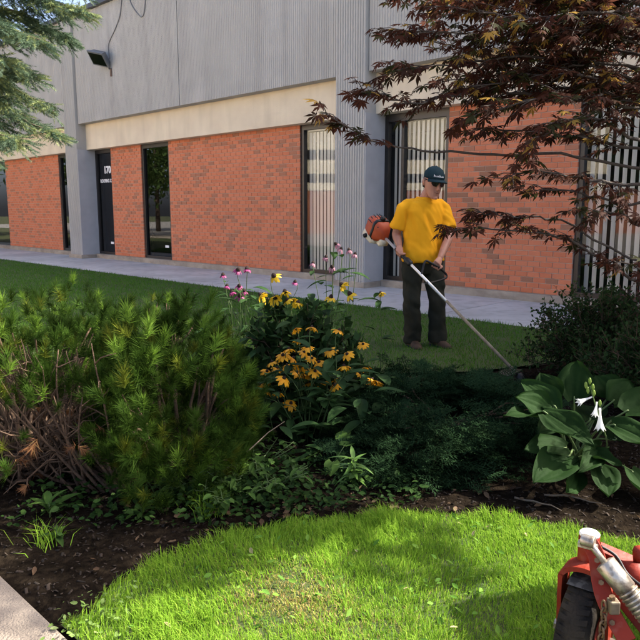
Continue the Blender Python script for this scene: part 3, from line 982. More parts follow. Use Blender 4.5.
tk = lambda z: Vector((-0.12, -0.03, z))
spray([tk(1.05)] + A((655, 287, 4.35), (600, 258, 4.15), (560, 237, 4.0), (505, 229, 3.9), (446, 229, 3.85)), 0.30, 0.8, (0.09, 0.22), vert=0.10)
spray([tk(1.1)] + A((645, 262, 4.3), (560, 222, 4.05), (515, 217, 4.0), (474, 213, 3.95)), 0.62, 0.9, (0.07, 0.18), 0.010, vert=0.10)
spray([tk(1.6)] + A((650, 170, 4.4), (560, 155, 4.3), (480, 154, 4.1), (410, 150, 4.0), (365, 136, 3.9), (325, 112, 3.85)), 0.72, 0.9, (0.06, 0.20), 0.012)
spray([tk(1.9)] + A((640, 105, 4.3), (540, 95, 4.2), (470, 92, 4.0), (410, 104, 3.9), (362, 92, 3.85)), 0.45, 1.0, (0.08, 0.26), 0.014)
spray([tk(2.0)] + A((640, 70, 4.4), (560, 60, 4.2), (470, 62, 4.0), (395, 72, 3.9)), 0.35, 1.2)
spray([tk(2.2)] + A((640, 35, 4.5), (560, 28, 4.3), (480, 34, 4.1), (400, 30, 4.0)), 0.3, 1.3)
spray([tk(2.3)] + A((640, 5, 4.4), (540, -5, 4.2), (460, 2, 4.0), (395, -5, 3.9)), 0.3, 1.3)
spray([tk(2.0)] + A((650, 60, 4.9), (570, 50, 4.9), (500, 60, 4.8), (430, 40, 4.7)), 0.3, 1.3)
spray([tk(1.9)] + A((640, 110, 4.3), (590, 100, 4.0), (530, 100, 3.8), (470, 118, 3.75)), 0.3, 1.2, (0.12, 0.32))
spray([tk(1.8)] + A((650, 150, 4.6), (590, 140, 4.5), (530, 130, 4.4), (480, 128, 4.3)), 0.3, 1.2, (0.12, 0.34))
spray([tk(1.6)] + A((645, 185, 4.2), (600, 180, 4.0), (545, 172, 3.9), (500, 178, 3.85)), 0.3, 0.75, (0.10, 0.26))
spray([tk(1.5)] + A((650, 205, 4.6), (610, 200, 4.5), (560, 190, 4.4), (530, 192, 4.3)), 0.35, 0.6, (0.10, 0.26))
spray([tk(1.4)] + A((650, 225, 4.2), (620, 215, 4.0), (590, 212, 3.9), (570, 210, 3.85)), 0.3, 0.55, (0.08, 0.22))
spray([tk(1.0)] + A((660, 275, 4.3), (640, 268, 4.0), (615, 262, 3.9)), 0.4, 0.7, (0.06, 0.16))
spray([tk(1.7)] + A((640, 140, 3.9), (600, 120, 3.7), (560, 125, 3.6), (530, 150, 3.6)), 0.3, 1.0, (0.10, 0.28))
spray([tk(2.4)] + A((620, 15, 4.0), (540, 20, 3.8), (470, 10, 3.75)), 0.3, 1.2)
for k in range(16):
    # unseen low boughs right of the frame, added to shade the hosta
    e = Vector((rm.uniform(-0.3, 1.3), rm.uniform(-1.25, -0.35), rm.uniform(0.95, 2.5)))
    spray([tk(max(0.8, e.z - 0.3)), e * 0.5 + Vector((0, 0, e.z * 0.55)), e], 0.2, 1.1, (0.16, 0.40), 0.014)
for k in range(24):
    # more of the crown inside the frame
    x_, y_, Y_ = rm.uniform(425, 570), rm.uniform(-30, 100), rm.uniform(3.75, 5.0)
    spray([tk(2.0)] + A((660, y_ + 10, Y_ + .3), (0.5 * (660 + x_), y_ - 10, Y_ + .1), (x_, y_, Y_)), 0.3, 1.1, (0.12, 0.36), 0.012)
for tx_, ty_, zz_ in ((-0.25, 2.72, 2.2), (-0.38, 2.62, 2.35), (-0.55, 2.48, 2.45), (-0.12, 2.80, 2.15), (-0.62, 2.36, 2.6), (-0.48, 2.56, 2.3), (-0.30, 2.66, 2.4), (-0.18, 2.74, 2.3), (-0.58, 2.42, 2.3), (0.05, 2.84, 2.2), (0.2, 2.45, 2.5), (0.42, 2.50, 2.3), (-0.45, 2.62, 2.6), (-1.0, 2.35, 3.1), (-1.2, 2.2, 3.3), (-0.9, 2.15, 2.9), (-0.6, 3.05, 2.6), (-0.9, 2.9, 2.7), (-1.2, 2.75, 2.8), (-0.4, 3.15, 2.55), (-0.75, 2.75, 2.75), (-1.05, 2.6, 2.95), (-0.2, 3.2, 2.5)):
    # unseen high boughs added to dapple shade on lawn, path and bed
    e = Vector((tx_ + 1.075 * zz_, ty_ + 0.19 * zz_, zz_)) - MT
    spray([tk(zz_ - 0.5), e * 0.5 + Vector((0, 0, zz_ * 0.5 + 0.1)), e], 0.62, 1.5, (0.10, 0.26), 0.014, 0.095)
# the rest of the crown, above and to the right of the frame
for k in range(22):
    a = rm.uniform(0, 6.28); z = rm.uniform(1.7, 3.5); L_ = rm.uniform(0.9, 1.9) * (1.15 - 0.18 * (z - 1.7))
    e = Vector((math.cos(a) * L_, math.sin(a) * L_ * 0.85, z + rm.uniform(-0.1, 0.35)))
    if e.y < -0.95 or (e.x < -1.0 and z < 2.4): continue
    spray([tk(z - 0.5), e * 0.45 + Vector((0, 0, z * 0.55)), e], 0.25, 0.95, (0.16, 0.42), 0.018)
LP, LD, LS = np.array(LP), np.array(LD), np.array(LS)
print('maple leaves', len(LP))
Vs, Fs, base = [], [], 0
for k in range(4):
    tv, tf = maple_leaf(rm)
    s = np.arange(k, len(LP), 4)
    V, F = instance_np(tv, tf, frames(LD[s], rm.normal(0, 0.45, len(s)), LS[s]), LP[s])
    Vs.append(V); Fs.append(F + base); base += len(V)
tag(np_build('crown', np.concatenate(Vs), np.concatenate(Fs), m_maple, maple), kind='stuff')

# ---------------------------------------------------------------- broad leaves
def leaf_mesh(name, m, L_, W, nu=5, nv=7, cup=0.15, droop=0.25, peak=0.42, base=0.15, ripple=0.0, heart=0.0, wave=0.0):
    """a blade along +Y from the origin, normal +Z"""
    V, F = [], []
    for j in range(nv):
        v = j / (nv - 1)
        pw = (math.sin(math.pi * min(1, v ** (math.log(0.5) / math.log(peak)))) ** 0.8) if 0 < v < 1 else 0.0
        wv = W / 2 * max(pw, base * (1 - v) if v < 0.5 else 0.0)
        for i in range(nu):
            u = -1 + 2 * i / (nu - 1)
            y = L_ * v - heart * L_ * abs(u) ** 1.5 * (1 - v) ** 3
            z = cup * abs(u) ** 1.6 * wv * 1.4 - droop * L_ * v * v + ripple * math.sin(u * 14) * pw + wave * abs(u) ** 2 * math.sin(v * 9 + 2.5 * u + L_ * 40)
            V.append((u * wv, y, z))
    for j in range(nv - 1):
        for i in range(nu - 1):
            a = j * nu + i
            F.append((a, a + 1, a + nu + 1, a + nu))
    return MB().add(V, F).mesh(name, m, True)


def orient(o, d, up=(0, 0, 1)):
    """point local +Y along d with local +Z as near up as possible"""
    d = Vector(d).normalized(); x = d.cross(Vector(up))
    x = x.normalized() if x.length > 1e-4 else Vector((1, 0, 0))
    z = x.cross(d)
    o.rotation_euler = Matrix((x, d, z)).transposed().to_euler()
    return o


m_dleaf = mat('dark_leaf', (0.024, 0.056, 0.016), 0.6, (0.036, 0.075, 0.022), 18, trans=0.25, spec=0.08, objrand=0.35)
m_stem = mat('green_stem', (0.06, 0.10, 0.03), 0.6, spec=0.3)
m_orange = mat('orange_petal', (0.80, 0.40, 0.016), 0.55, (0.74, 0.32, 0.012), 30, trans=0.3, objrand=0.12)
m_yellow = mat('yellow_petal', (0.78, 0.52, 0.02), 0.55, (0.68, 0.42, 0.02), 30, trans=0.3, objrand=0.12)
m_pink = mat('pink_petal', (0.36, 0.05, 0.18), 0.55, (0.30, 0.045, 0.15), 30, trans=0.3, objrand=0.15)
m_palepink = mat('faded_pink_petal', (0.42, 0.20, 0.27), 0.6, (0.34, 0.16, 0.2), 30, trans=0.3)
m_cone = mat('dark_cone', (0.030, 0.014, 0.010), 0.8, bump=0.8, bscale=200)
rf = np.random.default_rng(9)


def flower_mesh(m, n, Rr, W, droop, rng):
    V, F = [], []
    for k in range(n):
        a = 2 * math.pi * k / n + rng.normal() * 0.10
        l = Rr * rng.uniform(0.85, 1.08); dr = droop + rng.normal() * 0.12
        ca, sa = math.cos(a), math.sin(a); b = len(V)
        for r_, w_, z_ in ((0.12, 0.30, 0), (0.5, 1.0, -0.25 * dr), (0.85, 0.75, -0.72 * dr), (1.0, 0.12, -1.0 * dr)):
            hr = r_ * l * math.cos(min(1.2, abs(dr)) * r_ * 0.7)
            for sg in (-1, 1):
                V.append((ca * hr - sa * sg * w_ * W / 2, sa * hr + ca * sg * w_ * W / 2, z_ * l * 0.85))
        for j in range(3):
            F.append((b + 2 * j, b + 2 * j + 1, b + 2 * j + 3, b + 2 * j + 2))
    return MB().add(V, F).mesh('flower', m, True)


def cone_mesh(r, h):
    rings = []
    for t in (0, 0.25, 0.5, 0.75, 0.95):
        rr = r * math.cos(t * math.pi / 2) ** 0.6
        rings.append([(rr * math.cos(q), rr * math.sin(q), h * t - h * 0.12) for q in [2 * math.pi * k / 9 for k in range(9)]])
    return MB().rings(rings).mesh('cone', m_cone, True)


def flower_plant(name, label, cat, base, group, spots, fm, cm, leafm, nleaf, spread, rng, lh=(0.05, 0.4), fscale=(0.85, 1.15), bare=False, pname='flower'):
    root = empty(name, base, 0, label, cat, group)
    B = Vector(base)
    mids = []
    for (p, tilt) in spots:
        q = p - B
        g = Vector((q.x * 0.35 + rng.normal() * 0.05, q.y * 0.35 + rng.normal() * 0.05, -0.03))
        pts = [g, g.lerp(q, 0.5) + Vector((rng.normal() * 0.02, rng.normal() * 0.02, 0.06)), q - Vector((0, 0, 0.06)) + Vector((rng.normal(), rng.normal(), 0)) * 0.012, q]
        MB().tube(catmull(pts, 3), 0.0028, 5).build('stem', m_stem, root, True)
        mids.append(catmull(pts, 3))
        o = link(pname, fm[rng.integers(len(fm))], root)
        o.location = q; s = rng.uniform(*fscale); o.scale = (s, s, s)
        o.rotation_euler = (tilt[0] + rng.normal() * 0.2, tilt[1] + rng.normal() * 0.25, rng.uniform(0, 6))
        c = link('cone', cm, o)
    for k in range(nleaf):
        if k % 2 and mids:
            st = mids[rng.integers(len(mids))]; p = st[rng.integers(1, len(st) - 3)]
        else:
            a = rng.uniform(0, 6.28); r_ = math.sqrt(rng.uniform(0, 1)) * spread
            p = Vector((math.cos(a) * r_, math.sin(a) * r_, rng.uniform(*lh)))
        o = link('leaf', leafm[rng.integers(len(leafm))], root)
        o.location = p
        a = rng.uniform(0, 6.28)
        orient(o, (math.cos(a), math.sin(a), rng.uniform(-0.25, 0.7)))
        s = rng.uniform(0.6, 1.2); o.scale = (s, s, s)
    return root


fm_o = [flower_mesh(m_orange, 11, 0.049, 0.019, 0.55, rf) for _ in range(4)]
fm_y = [flower_mesh(m_yellow, 10, 0.052, 0.022, 0.7, rf) for _ in range(3)]
fm_p = [flower_mesh(m_pink, 13, 0.040, 0.013, 0.75, rf) for _ in range(3)]
fm_pp = [flower_mesh(m_palepink, 11, 0.046, 0.014, 1.15, rf) for _ in range(3)]
cm_s, cm_b = cone_mesh(0.011, 0.016), cone_mesh(0.018, 0.028)
lm = [leaf_mesh('leaf', m_dleaf, l, w_, droop=d_, cup=0.25) for l, w_, d_ in ((0.15, 0.065, 0.3), (0.12, 0.055, 0.2), (0.18, 0.07, 0.4))]
ORANGE = [(296, 329), (312, 327), (339, 330), (298, 340), (289, 349), (283, 355), (307, 347), (304, 352), (330, 350), (347, 354), (272, 362), (267, 371), (287, 365), (300, 367), (309, 367), (315, 371), (260, 385), (265, 391), (279, 393), (291, 403), (308, 383), (321, 383), (339, 379), (335, 385), (293, 358), (277, 368), (297, 372), (305, 375), (319, 362), (326, 371), (284, 378), (271, 379), (312, 358), (344, 366)]
sp = [(at(x, y, 4.15 + rf.uniform(-0.25, 0.3)), (0.45, 0.0)) for x, y in ORANGE]
flower_plant('coneflower_clump', 'clump of orange black-eyed daisies right of the pine shrub', 'flowers', (-0.08, 4.15, 0.0), 'daisy clumps in the bed', sp, fm_o, cm_s, lm, 260, 0.48, rf, (0.02, 0.38))
sp = [(at(x, y, 4.35 + rf.uniform(-0.1, 0.15)), (0.45, 0.2)) for x, y in ((365, 367), (359, 373), (367, 382), (377, 382), (372, 379), (363, 344))]
flower_plant('coneflower_clump', 'small group of orange daisies at the right end of the orange clump', 'flowers', (0.26, 4.4, 0.0), 'daisy clumps in the bed', sp, fm_o, cm_s, lm, 60, 0.25, rf, (0.02, 0.30))
YEL = [(274, 276), (285, 292), (292, 301), (275, 298), (261, 295), (342, 285), (331, 297), (310, 311), (350, 294), (298, 303), (267, 300), (287, 300)]
sp = [(at(x, y, 4.9 + rf.uniform(-0.2, 0.2)), (0.6, 0.0)) for x, y in YEL]
flower_plant('coneflower_clump', 'tall clump of yellow drooping daisies behind the orange ones', 'flowers', (-0.12, 4.95, 0.0), 'daisy clumps in the bed', sp, fm_y, cm_b, lm, 110, 0.40, rf, (0.10, 0.72))
PNK = [(223, 275), (238, 270), (247, 269), (227, 286), (239, 286), (244, 291), (240, 296), (295, 282), (232, 292)]
sp = [(at(x, y, 5.35 + rf.uniform(-0.15, 0.2)), (0.15, 0.0)) for x, y in PNK]
flower_plant('coneflower_clump', 'magenta pink coneflowers left of the yellow daisies', 'flowers', (-0.62, 5.45, 0.0), 'coneflowers in the bed', sp, fm_p, cm_b, lm, 40, 0.3, rf, (0.2, 0.8))
FAD = [(336, 244), (341, 249), (326, 257), (313, 263), (349, 250), (355, 254), (332, 267)]
sp = [(at(x, y, 5.1 + rf.uniform(-0.1, 0.15)), (0.1, 0.0)) for x, y in FAD]
flower_plant('coneflower_clump', 'tall faded coneflowers with dark cones in front of the ribbed column', 'flowers', (0.10, 5.2, 0.0), 'coneflowers in the bed', sp, fm_pp, cm_b, lm, 46, 0.2, rf, (0.3, 0.95), (0.75, 1.0))
sp = [(at(381, 293, 5.0), (0.6, 0.0))]
flower_plant('coneflower_clump', 'single yellow daisy on a leafy stem left of the man', 'flowers', (0.45, 5.05, 0.0), 'daisy clumps in the bed', sp, fm_y, cm_b, lm, 12, 0.05, rf, (0.5, 0.80), (0.7, 0.8))

# ---------------------------------------------------------------- hosta
m_hosta = mat('hosta_leaf', (0.010, 0.029, 0.006), 0.7, (0.016, 0.040, 0.009), 9, trans=0.22, spec=0.06, objrand=0.2, bump=0.15, bscale=40)
m_petiole = mat('hosta_petiole', (0.10, 0.15, 0.05), 0.5)
m_hflower = mat('white_flower', (0.86, 0.86, 0.84), 0.5, trans=0.35)
m_bud = mat('green_bud', (0.30, 0.42, 0.10), 0.5, trans=0.3)
HB = Vector((1.38, 3.62, 0))
hosta = empty('hosta', HB, 0, 'broad-leaved hosta with a white flower spike at the right', 'plant')


def hleaf(b, t, wd, nrm, cup=0.22, droop=0.10):
    pb, pt = at(*b) - HB, at(*t) - HB
    L_ = (pt - pb).length
    o = link('leaf', leaf_mesh('leaf', m_hosta, L_, wd, 13, 12, cup, droop, 0.40, 0.3, 0.0058, 0.10, 0.010 + 0.008 * rf.uniform()), hosta)
    o.location = pb
    orient(o, pt - pb, Vector(nrm) + Vector(rf.normal(size=3)) * 0.16)
    g = Vector((rf.normal() * 0.03, rf.normal() * 0.03, -0.01))
    mid = g.lerp(pb, 0.55) + Vector((0, 0, 0.06))
    pts = catmull([g, mid, pb, pb + (pt - pb) * 0.08], 4)
    MB().tube(pts, [0.007 - 0.003 * i / (len(pts) - 1) for i in range(len(pts))], 6).build('petiole', m_petiole, hosta, True)


hleaf((574, 400, 3.62), (577, 360, 3.74), 0.20, (0, -1, 0.35), 0.25, 0.05)
hleaf((552, 402, 3.60), (540, 372, 3.70), 0.18, (-0.2, -0.8, 0.5))
hleaf((550, 412, 3.50), (518, 395, 3.45), 0.16, (0, -0.5, 1))
hleaf((548, 418, 3.45), (504, 410, 3.30), 0.15, (0, -0.3, 1))
hleaf((556, 408, 3.5), (522, 378, 3.65), 0.16, (0.1, -0.8, 0.6))
hleaf((544, 412, 3.36), (594, 440, 3.12), 0.17, (-0.1, -0.62, 0.8), 0.18, 0.12)
hleaf((612, 402, 3.62), (632, 380, 3.72), 0.18, (0.1, -0.8, 0.6))
hleaf((610, 395, 3.70), (596, 374, 3.80), 0.18, (0.0, -0.8, 0.6))
hleaf((625, 412, 3.5), (668, 395, 3.55), 0.22, (0.1, -0.6, 1))
hleaf((612, 425, 3.35), (656, 442, 3.15), 0.17, (0.1, -0.5, 1))
hleaf((588, 452, 3.28), (622, 462, 3.14), 0.10, (0, -0.7, 0.8))
hleaf((602, 448, 3.3), (582, 468, 3.1), 0.12, (-0.2, -0.8, 0.6))
hleaf((566, 448, 3.35), (528, 445, 3.2), 0.15, (-0.1, -0.4, 1))
hleaf((570, 455, 3.25), (536, 478, 3.02), 0.19, (-0.1, -0.6, 0.9))
hleaf((600, 466, 3.25), (610, 494, 3.05), 0.16, (0, -0.9, 0.5))
hleaf((578, 468, 3.25), (570, 492, 3.06), 0.15, (0, -0.9, 0.5))
hleaf((630, 470, 3.3), (655, 500, 3.05), 0.17, (0.2, -0.8, 0.6))
hleaf((570, 420, 3.7), (540, 428, 3.5), 0.18, (0, -0.4, 1))
hleaf((590, 420, 3.6), (585, 400, 3.9), 0.2, (0, -0.4, 1))
hleaf((615, 440, 3.5), (610, 410, 3.9), 0.2, (0, -0.4, 1))
# flower scape
sc_pts = catmull([Vector((0.0, -0.05, 0)), at(606, 450, 3.3) - HB, at(598, 415, 3.22) - HB, at(590, 386, 3.22) - HB], 5)
scape = MB().tube(sc_pts, [0.0055 - 0.003 * i / (len(sc_pts) - 1) for i in range(len(sc_pts))], 6).build('flower_spike', m_petiole, hosta, True)


def trumpet(p, d, L_, parent):
    d = Vector(d).normalized(); x = d.orthogonal().normalized(); y = d.cross(x)
    rings = []
    prof = [(0, .10), (.25, .10), (.5, .17), (.72, .28), (.9, .42), (1.0, .52)]
    for t, r_ in prof:
        ring = []
        for k in range(12):
            q = 2 * math.pi * k / 12
            pet = 1.0 if k % 2 == 0 else (1 - 0.45 * max(0, t - 0.55) / 0.45)
            ring.append(p + d * (L_ * t * (1 if k % 2 == 0 or t < 0.8 else 0.86)) + (x * math.cos(q) + y * math.sin(q)) * (r_ * L_ * 0.5 * pet))
        rings.append(ring)
    return MB().rings(rings, cap=False).build('flower', m_hflower, parent, True)


trumpet(at(592, 397, 3.22) - HB, (-0.95, -0.3, -0.25), 0.085, scape)
trumpet(at(600, 408, 3.21) - HB, (0.0, -0.15, -1), 0.11, scape)
trumpet(at(597, 402, 3.20) - HB, (-0.3, -0.5, -0.75), 0.075, scape)
for x, y in ((590, 382), (586, 386), (593, 388), (588, 391), (600, 404), (594, 394)):
    p = at(x, y, 3.22) - HB
    MB().tube([p + Vector((0, 0, -0.012)), p, p + Vector((-.004, -.006, 0.016)), p + Vector((-.006, -.01, 0.024))], [0.003, 0.0075, 0.006, 0.001], 7).build('bud', m_bud, scape, True)

# ---------------------------------------------------------------- low spreading juniper
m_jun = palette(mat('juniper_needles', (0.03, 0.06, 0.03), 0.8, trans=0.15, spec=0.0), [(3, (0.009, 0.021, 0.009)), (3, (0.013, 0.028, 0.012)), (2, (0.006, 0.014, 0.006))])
m_jun_top = palette(mat('juniper_top_tier', (0.03, 0.06, 0.03), 0.8, trans=0.15, spec=0.0), [(3, (0.017, 0.038, 0.016)), (3, (0.024, 0.050, 0.021)), (2, (0.012, 0.027, 0.012)), (1, (0.040, 0.072, 0.030))])  # lighter colour for the top tier of sprays only
rj = np.random.default_rng(31)


def jspray(rng):
    V, F = [], []
    for k in range(13):
        t = 0.12 + 0.88 * k / 12
        for sg in (-1, 1):
            l = 0.085 * (1.15 - t) + 0.025
            d = np.array([sg * math.sin(0.85), math.cos(0.85), rng.normal() * 0.15])
            b = np.array([0, t * 0.22, -0.03 * t * t])
            for j in range(4):
                bb = b + d * l * j / 4
                for s2 in (-1, 1):
                    dd = d * 0.7 + np.array([-d[1], d[0], 0]) * 0.55 * s2 + np.array([0, 0, rng.normal() * 0.35])
                    w_ = np.cross(dd, [0, 0, 1]) * 0.0028 / max(1e-6, np.linalg.norm(np.cross(dd, [0, 0, 1])))
                    a = len(V)
                    V += [bb - w_, bb + w_, bb + dd * 0.026]; F.append((a, a + 1, a + 2))
    return np.array(V), np.array(F)


def juniper(label, c, rx, ry, hgt, n, rng):
    root = empty('juniper', (c[0], c[1], 0), 0, label, 'shrub', 'low junipers between the lawns')
    Vs, Fs, base = [], [], 0
    for k in range(3):
        tv, tf = jspray(rng)
        m_ = n // 3
        a = rng.uniform(0, 6.28, m_); r_ = np.sqrt(rng.uniform(0.02, 1, m_))
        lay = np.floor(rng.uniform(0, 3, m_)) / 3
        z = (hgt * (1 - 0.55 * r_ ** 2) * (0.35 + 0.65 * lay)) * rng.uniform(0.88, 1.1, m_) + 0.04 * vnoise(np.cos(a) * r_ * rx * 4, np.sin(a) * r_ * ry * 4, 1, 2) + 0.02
        p = np.stack([np.cos(a) * r_ * rx, np.sin(a) * r_ * ry, z], 1)
        d = np.stack([np.cos(a) + rng.normal(0, .5, m_), np.sin(a) + rng.normal(0, .5, m_), rng.normal(0.08, 0.14, m_)], 1)
        V, F = instance_np(tv, tf, frames(d, rng.normal(0, 0.25, m_), rng.uniform(0.7, 1.25, m_)), p)
        top_tier = lay > 0.5
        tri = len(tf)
        fsel = np.repeat(top_tier, tri)
        tag(np_build('foliage', V, F[fsel], m_jun_top, root), kind='stuff')
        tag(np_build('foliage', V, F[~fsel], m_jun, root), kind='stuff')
    for k in range(12):
        a = rng.uniform(0, 6.28)
        tip = (math.cos(a) * rx * 0.8, math.sin(a) * ry * 0.8, hgt * 0.5)
        MB().tube(curve_pts((0, 0, -0.02), tip, 0.03, 6, 0.01, rng), [0.014, 0.012, .010, .008, .006, .003], 6).build('branch', m_bark, root, True)


juniper('dark low spreading juniper below the man, left of the hosta', (0.78, 4.25), 0.68, 0.62, 0.30, 420, rj)
juniper('dark low juniper behind the orange daisies near the lawn edge', (0.55, 5.05), 0.70, 0.35, 0.20, 260, rj)
juniper('lower front tier of juniper beside the bright lily shoots', (0.55, 3.70), 0.36, 0.28, 0.17, 150, rj)

# ---------------------------------------------------------------- small-leaved shrubs at the right
def leafy_shrub(name, label, c, rx, ry, hgt, n, m, rng, lsz=0.026, nst=26, group=None):
    root = empty(name, (c[0], c[1], 0), 0, label, 'shrub', group)
    P, D = [], []
    for k in range(nst):
        a = rng.uniform(0, 6.28); e = rng.uniform(0.15, 1.45)
        lump = rng.uniform(0.72, 1.12)
        tip = Vector((math.cos(a) * math.cos(e) * rx * lump, math.sin(a) * math.cos(e) * ry * lump, 0.08 + math.sin(e) * hgt * lump))
        pts = curve_pts((rng.normal() * .05, rng.normal() * .05, -0.02), tip, 0.03, 8, 0.012, rng)
        mb = MB().tube(pts, [0.010 - 0.0012 * i for i in range(8)], 5)
        for j in range(n // nst // 9):
            i = int(rng.integers(2, 7)); p = pts[i].lerp(pts[i + 1], rng.uniform())
            d = (Vector(rng.normal(size=3)) + Vector((0, 0, 0.7)) + Vector(tip).normalized() * 0.8).normalized()
            ln = rng.uniform(0.08, 0.2)
            mb.tube([p, p + d * ln], [0.0025, 0.0015], 4, cap=False)
            for q in range(9):
                P.append(p + d * ln * (0.2 + 0.85 * q / 9)); 
                D.append(Vector(rng.normal(size=3)) * 0.8 + d * 0.5)
        mb.build('stem', m_bark, root, True)
    P, D = np.array(P), np.array(D)
    tv = np.array([[0, 0, 0], [-.28, .45, .06], [0, 1, -.06], [.28, .45, .06]])
    V, F = instance_np(tv, np.array([[0, 3, 2, 1]]), frames(D, rng.uniform(0, 6, len(P)), rng.uniform(0.7, 1.3, len(P)) * lsz), P)
    tag(np_build('foliage', V, F, m, root), kind='stuff')
    return root


m_box = palette(mat('boxwood_leaf', (0.03, 0.06, 0.02), 0.6, trans=0.2, spec=0.08), [(3, (0.022, 0.048, 0.013)), (3, (0.030, 0.062, 0.017)), (2, (0.016, 0.032, 0.010))])
m_red = palette(mat('barberry_leaf', (0.12, 0.03, 0.03), 0.5, trans=0.25), [(3, (0.10, 0.025, 0.025)), (2, (0.15, 0.05, 0.045)), (2, (0.06, 0.05, 0.025))])
rb = np.random.default_rng(41)
leafy_shrub('boxwood_shrub', 'dark rounded small-leaved shrub between the hosta and the building', (2.32, 5.55), 0.66, 0.55, 0.64, 17000, m_box, rb, 0.034, 80)
leafy_shrub('boxwood_shrub', 'dark shrub at the right edge behind the hosta', (2.45, 4.75), 0.62, 0.45, 0.52, 11000, m_box, rb, 0.034, 56)
leafy_shrub('barberry_shrub', 'reddish small-leaved shrub at the right edge in front of the window', (2.62, 5.45), 0.40, 0.35, 0.66, 5000, m_red, rb, 0.026, 24)

leafy_shrub('leafy_shrub', 'dark leafy shrub behind the orange daisies', (-0.12, 4.78), 0.50, 0.26, 0.60, 4200, m_box, rb, 0.075, 44)
# ---------------------------------------------------------------- small plants along the bed
m_lily = mat('lily_leaf', (0.10, 0.20, 0.035), 0.42, (0.13, 0.24, 0.05), 14, trans=0.35, spec=0.4, objrand=0.2)
m_weed = mat('weed_leaf', (0.050, 0.105, 0.022), 0.6, (0.08, 0.14, 0.032), 12, trans=0.35, spec=0.06, objrand=0.3)
rw = np.random.default_rng(51)
lily_l = [leaf_mesh('leaf', m_lily, l, 0.022, 3, 7, 0.3, d_, 0.35, 0.5) for l, d_ in ((0.11, 0.25), (0.09, 0.15), (0.12, 0.45))]
weed_l = [leaf_mesh('leaf', m_weed, l, w_, 5, 6, 0.25, d_, 0.45, 0.25) for l, w_, d_ in ((0.14, 0.042, 0.35), (0.11, 0.036, 0.2), (0.10, 0.04, 0.3))]
heart_l = [leaf_mesh('leaf', m_weed, l, l * 0.95, 7, 7, 0.15, 0.2, 0.33, 0.5, 0, 0.22) for l in (0.075, 0.055)]


def small_plant(name, label, base, n, meshes, hgt, rng, spread=0.02, elev=(0.0, 0.9), sc_=(0.7, 1.2), cat='plant', group='small plants along the bed edge', stems=1, petiole=0.0):
    z0 = float(bed_z(base[0], base[1]))
    root = empty(name, (base[0], base[1], z0), 0, label, cat, group)
    for s in range(stems):
        a = rng.uniform(0, 6.28)
        top = Vector((math.cos(a) * spread * 2 * (stems > 1), math.sin(a) * spread * 2 * (stems > 1), hgt * rng.uniform(0.8, 1.1)))
        MB().tube([(0, 0, -0.03), top * 0.5 + Vector((0.004, 0, 0)), top], [0.004, 0.0035, 0.002], 5).build('stem', m_stem, root, True)
        for k in range(n // stems):
            t = (k + 0.5) / (n / stems)
            p = top * (0.15 + 0.85 * t)
            az = k * 2.4 + rng.normal() * 0.3
            d = Vector((math.cos(az), math.sin(az), rng.uniform(*elev) + 0.5 * (t > 0.85)))
            if petiole:
                e = p + d.normalized() * petiole * rng.uniform(0.6, 1.3)
                MB().tube([p, e], 0.0016, 4).build('petiole', m_stem, root, True)
                p = e; d.z -= 0.6
            o = link('leaf', meshes[rng.integers(len(meshes))], root)
            o.location = p; orient(o, d); q = rng.uniform(*sc_); o.scale = (q, q, q)
    return root


small_plant('lily_shoot', 'bright green lily shoot with whorled narrow leaves at the bed edge', (0.17, 3.36), 34, lily_l, 0.17, rw, elev=(-0.1, 0.5))
small_plant('heart_leaf_plant', 'heart-shaped leaves just left of the bright lily shoot', (0.04, 3.58), 12, heart_l, 0.10, rw, 0.06, (0.1, 0.6), (0.8, 1.5), stems=3, petiole=0.10)
small_plant('broadleaf_weed', 'broad-leaved weed under the bare pine branches at the left edge', (-1.24, 2.98), 9, weed_l, 0.07, rw, elev=(0.3, 1.0))
small_plant('broadleaf_weed', 'thin weed beside the concrete path at the left', (-1.12, 2.75), 8, weed_l, 0.05, rw, elev=(0.2, 0.9), sc_=(0.4, 0.8))
small_plant('broadleaf_weed', 'leafy weed beneath the pine shrub left of the lawn tip', (-0.82, 2.98), 9, weed_l, 0.06, rw, elev=(0.2, 0.8), sc_=(0.5, 0.9))
small_plant('broadleaf_weed', 'tall pale weed sticking up above the left pine', (-1.72, 4.35), 14, weed_l, 1.0, rw, elev=(0.2, 0.9), sc_=(0.3, 0.6))
# tangle of leafy vines under the pine, one thing per runner
VL = ['leafy vine runner with lit leaves under the pine shrub', 'vine runner left of the daisy clump', 'vine runner in front of the daisy clump', 'vine runner nearest the lawn edge', 'vine runner with small yellow green leaves', 'vine runner trailing towards the left pine']
for k, (vx, vy) in enumerate(((-0.50, 3.35), (-0.36, 3.55), (-0.30, 3.28), (-0.45, 3.12), (-0.62, 3.22), (-0.80, 3.25))):
    small_plant('vine', VL[k], (vx, vy), 56, heart_l + weed_l[2:], 0.13, rw, 0.12, (-0.2, 0.8), (0.3, 0.7), 'vine', 'leafy vines under the pines', stems=7, petiole=0.05)
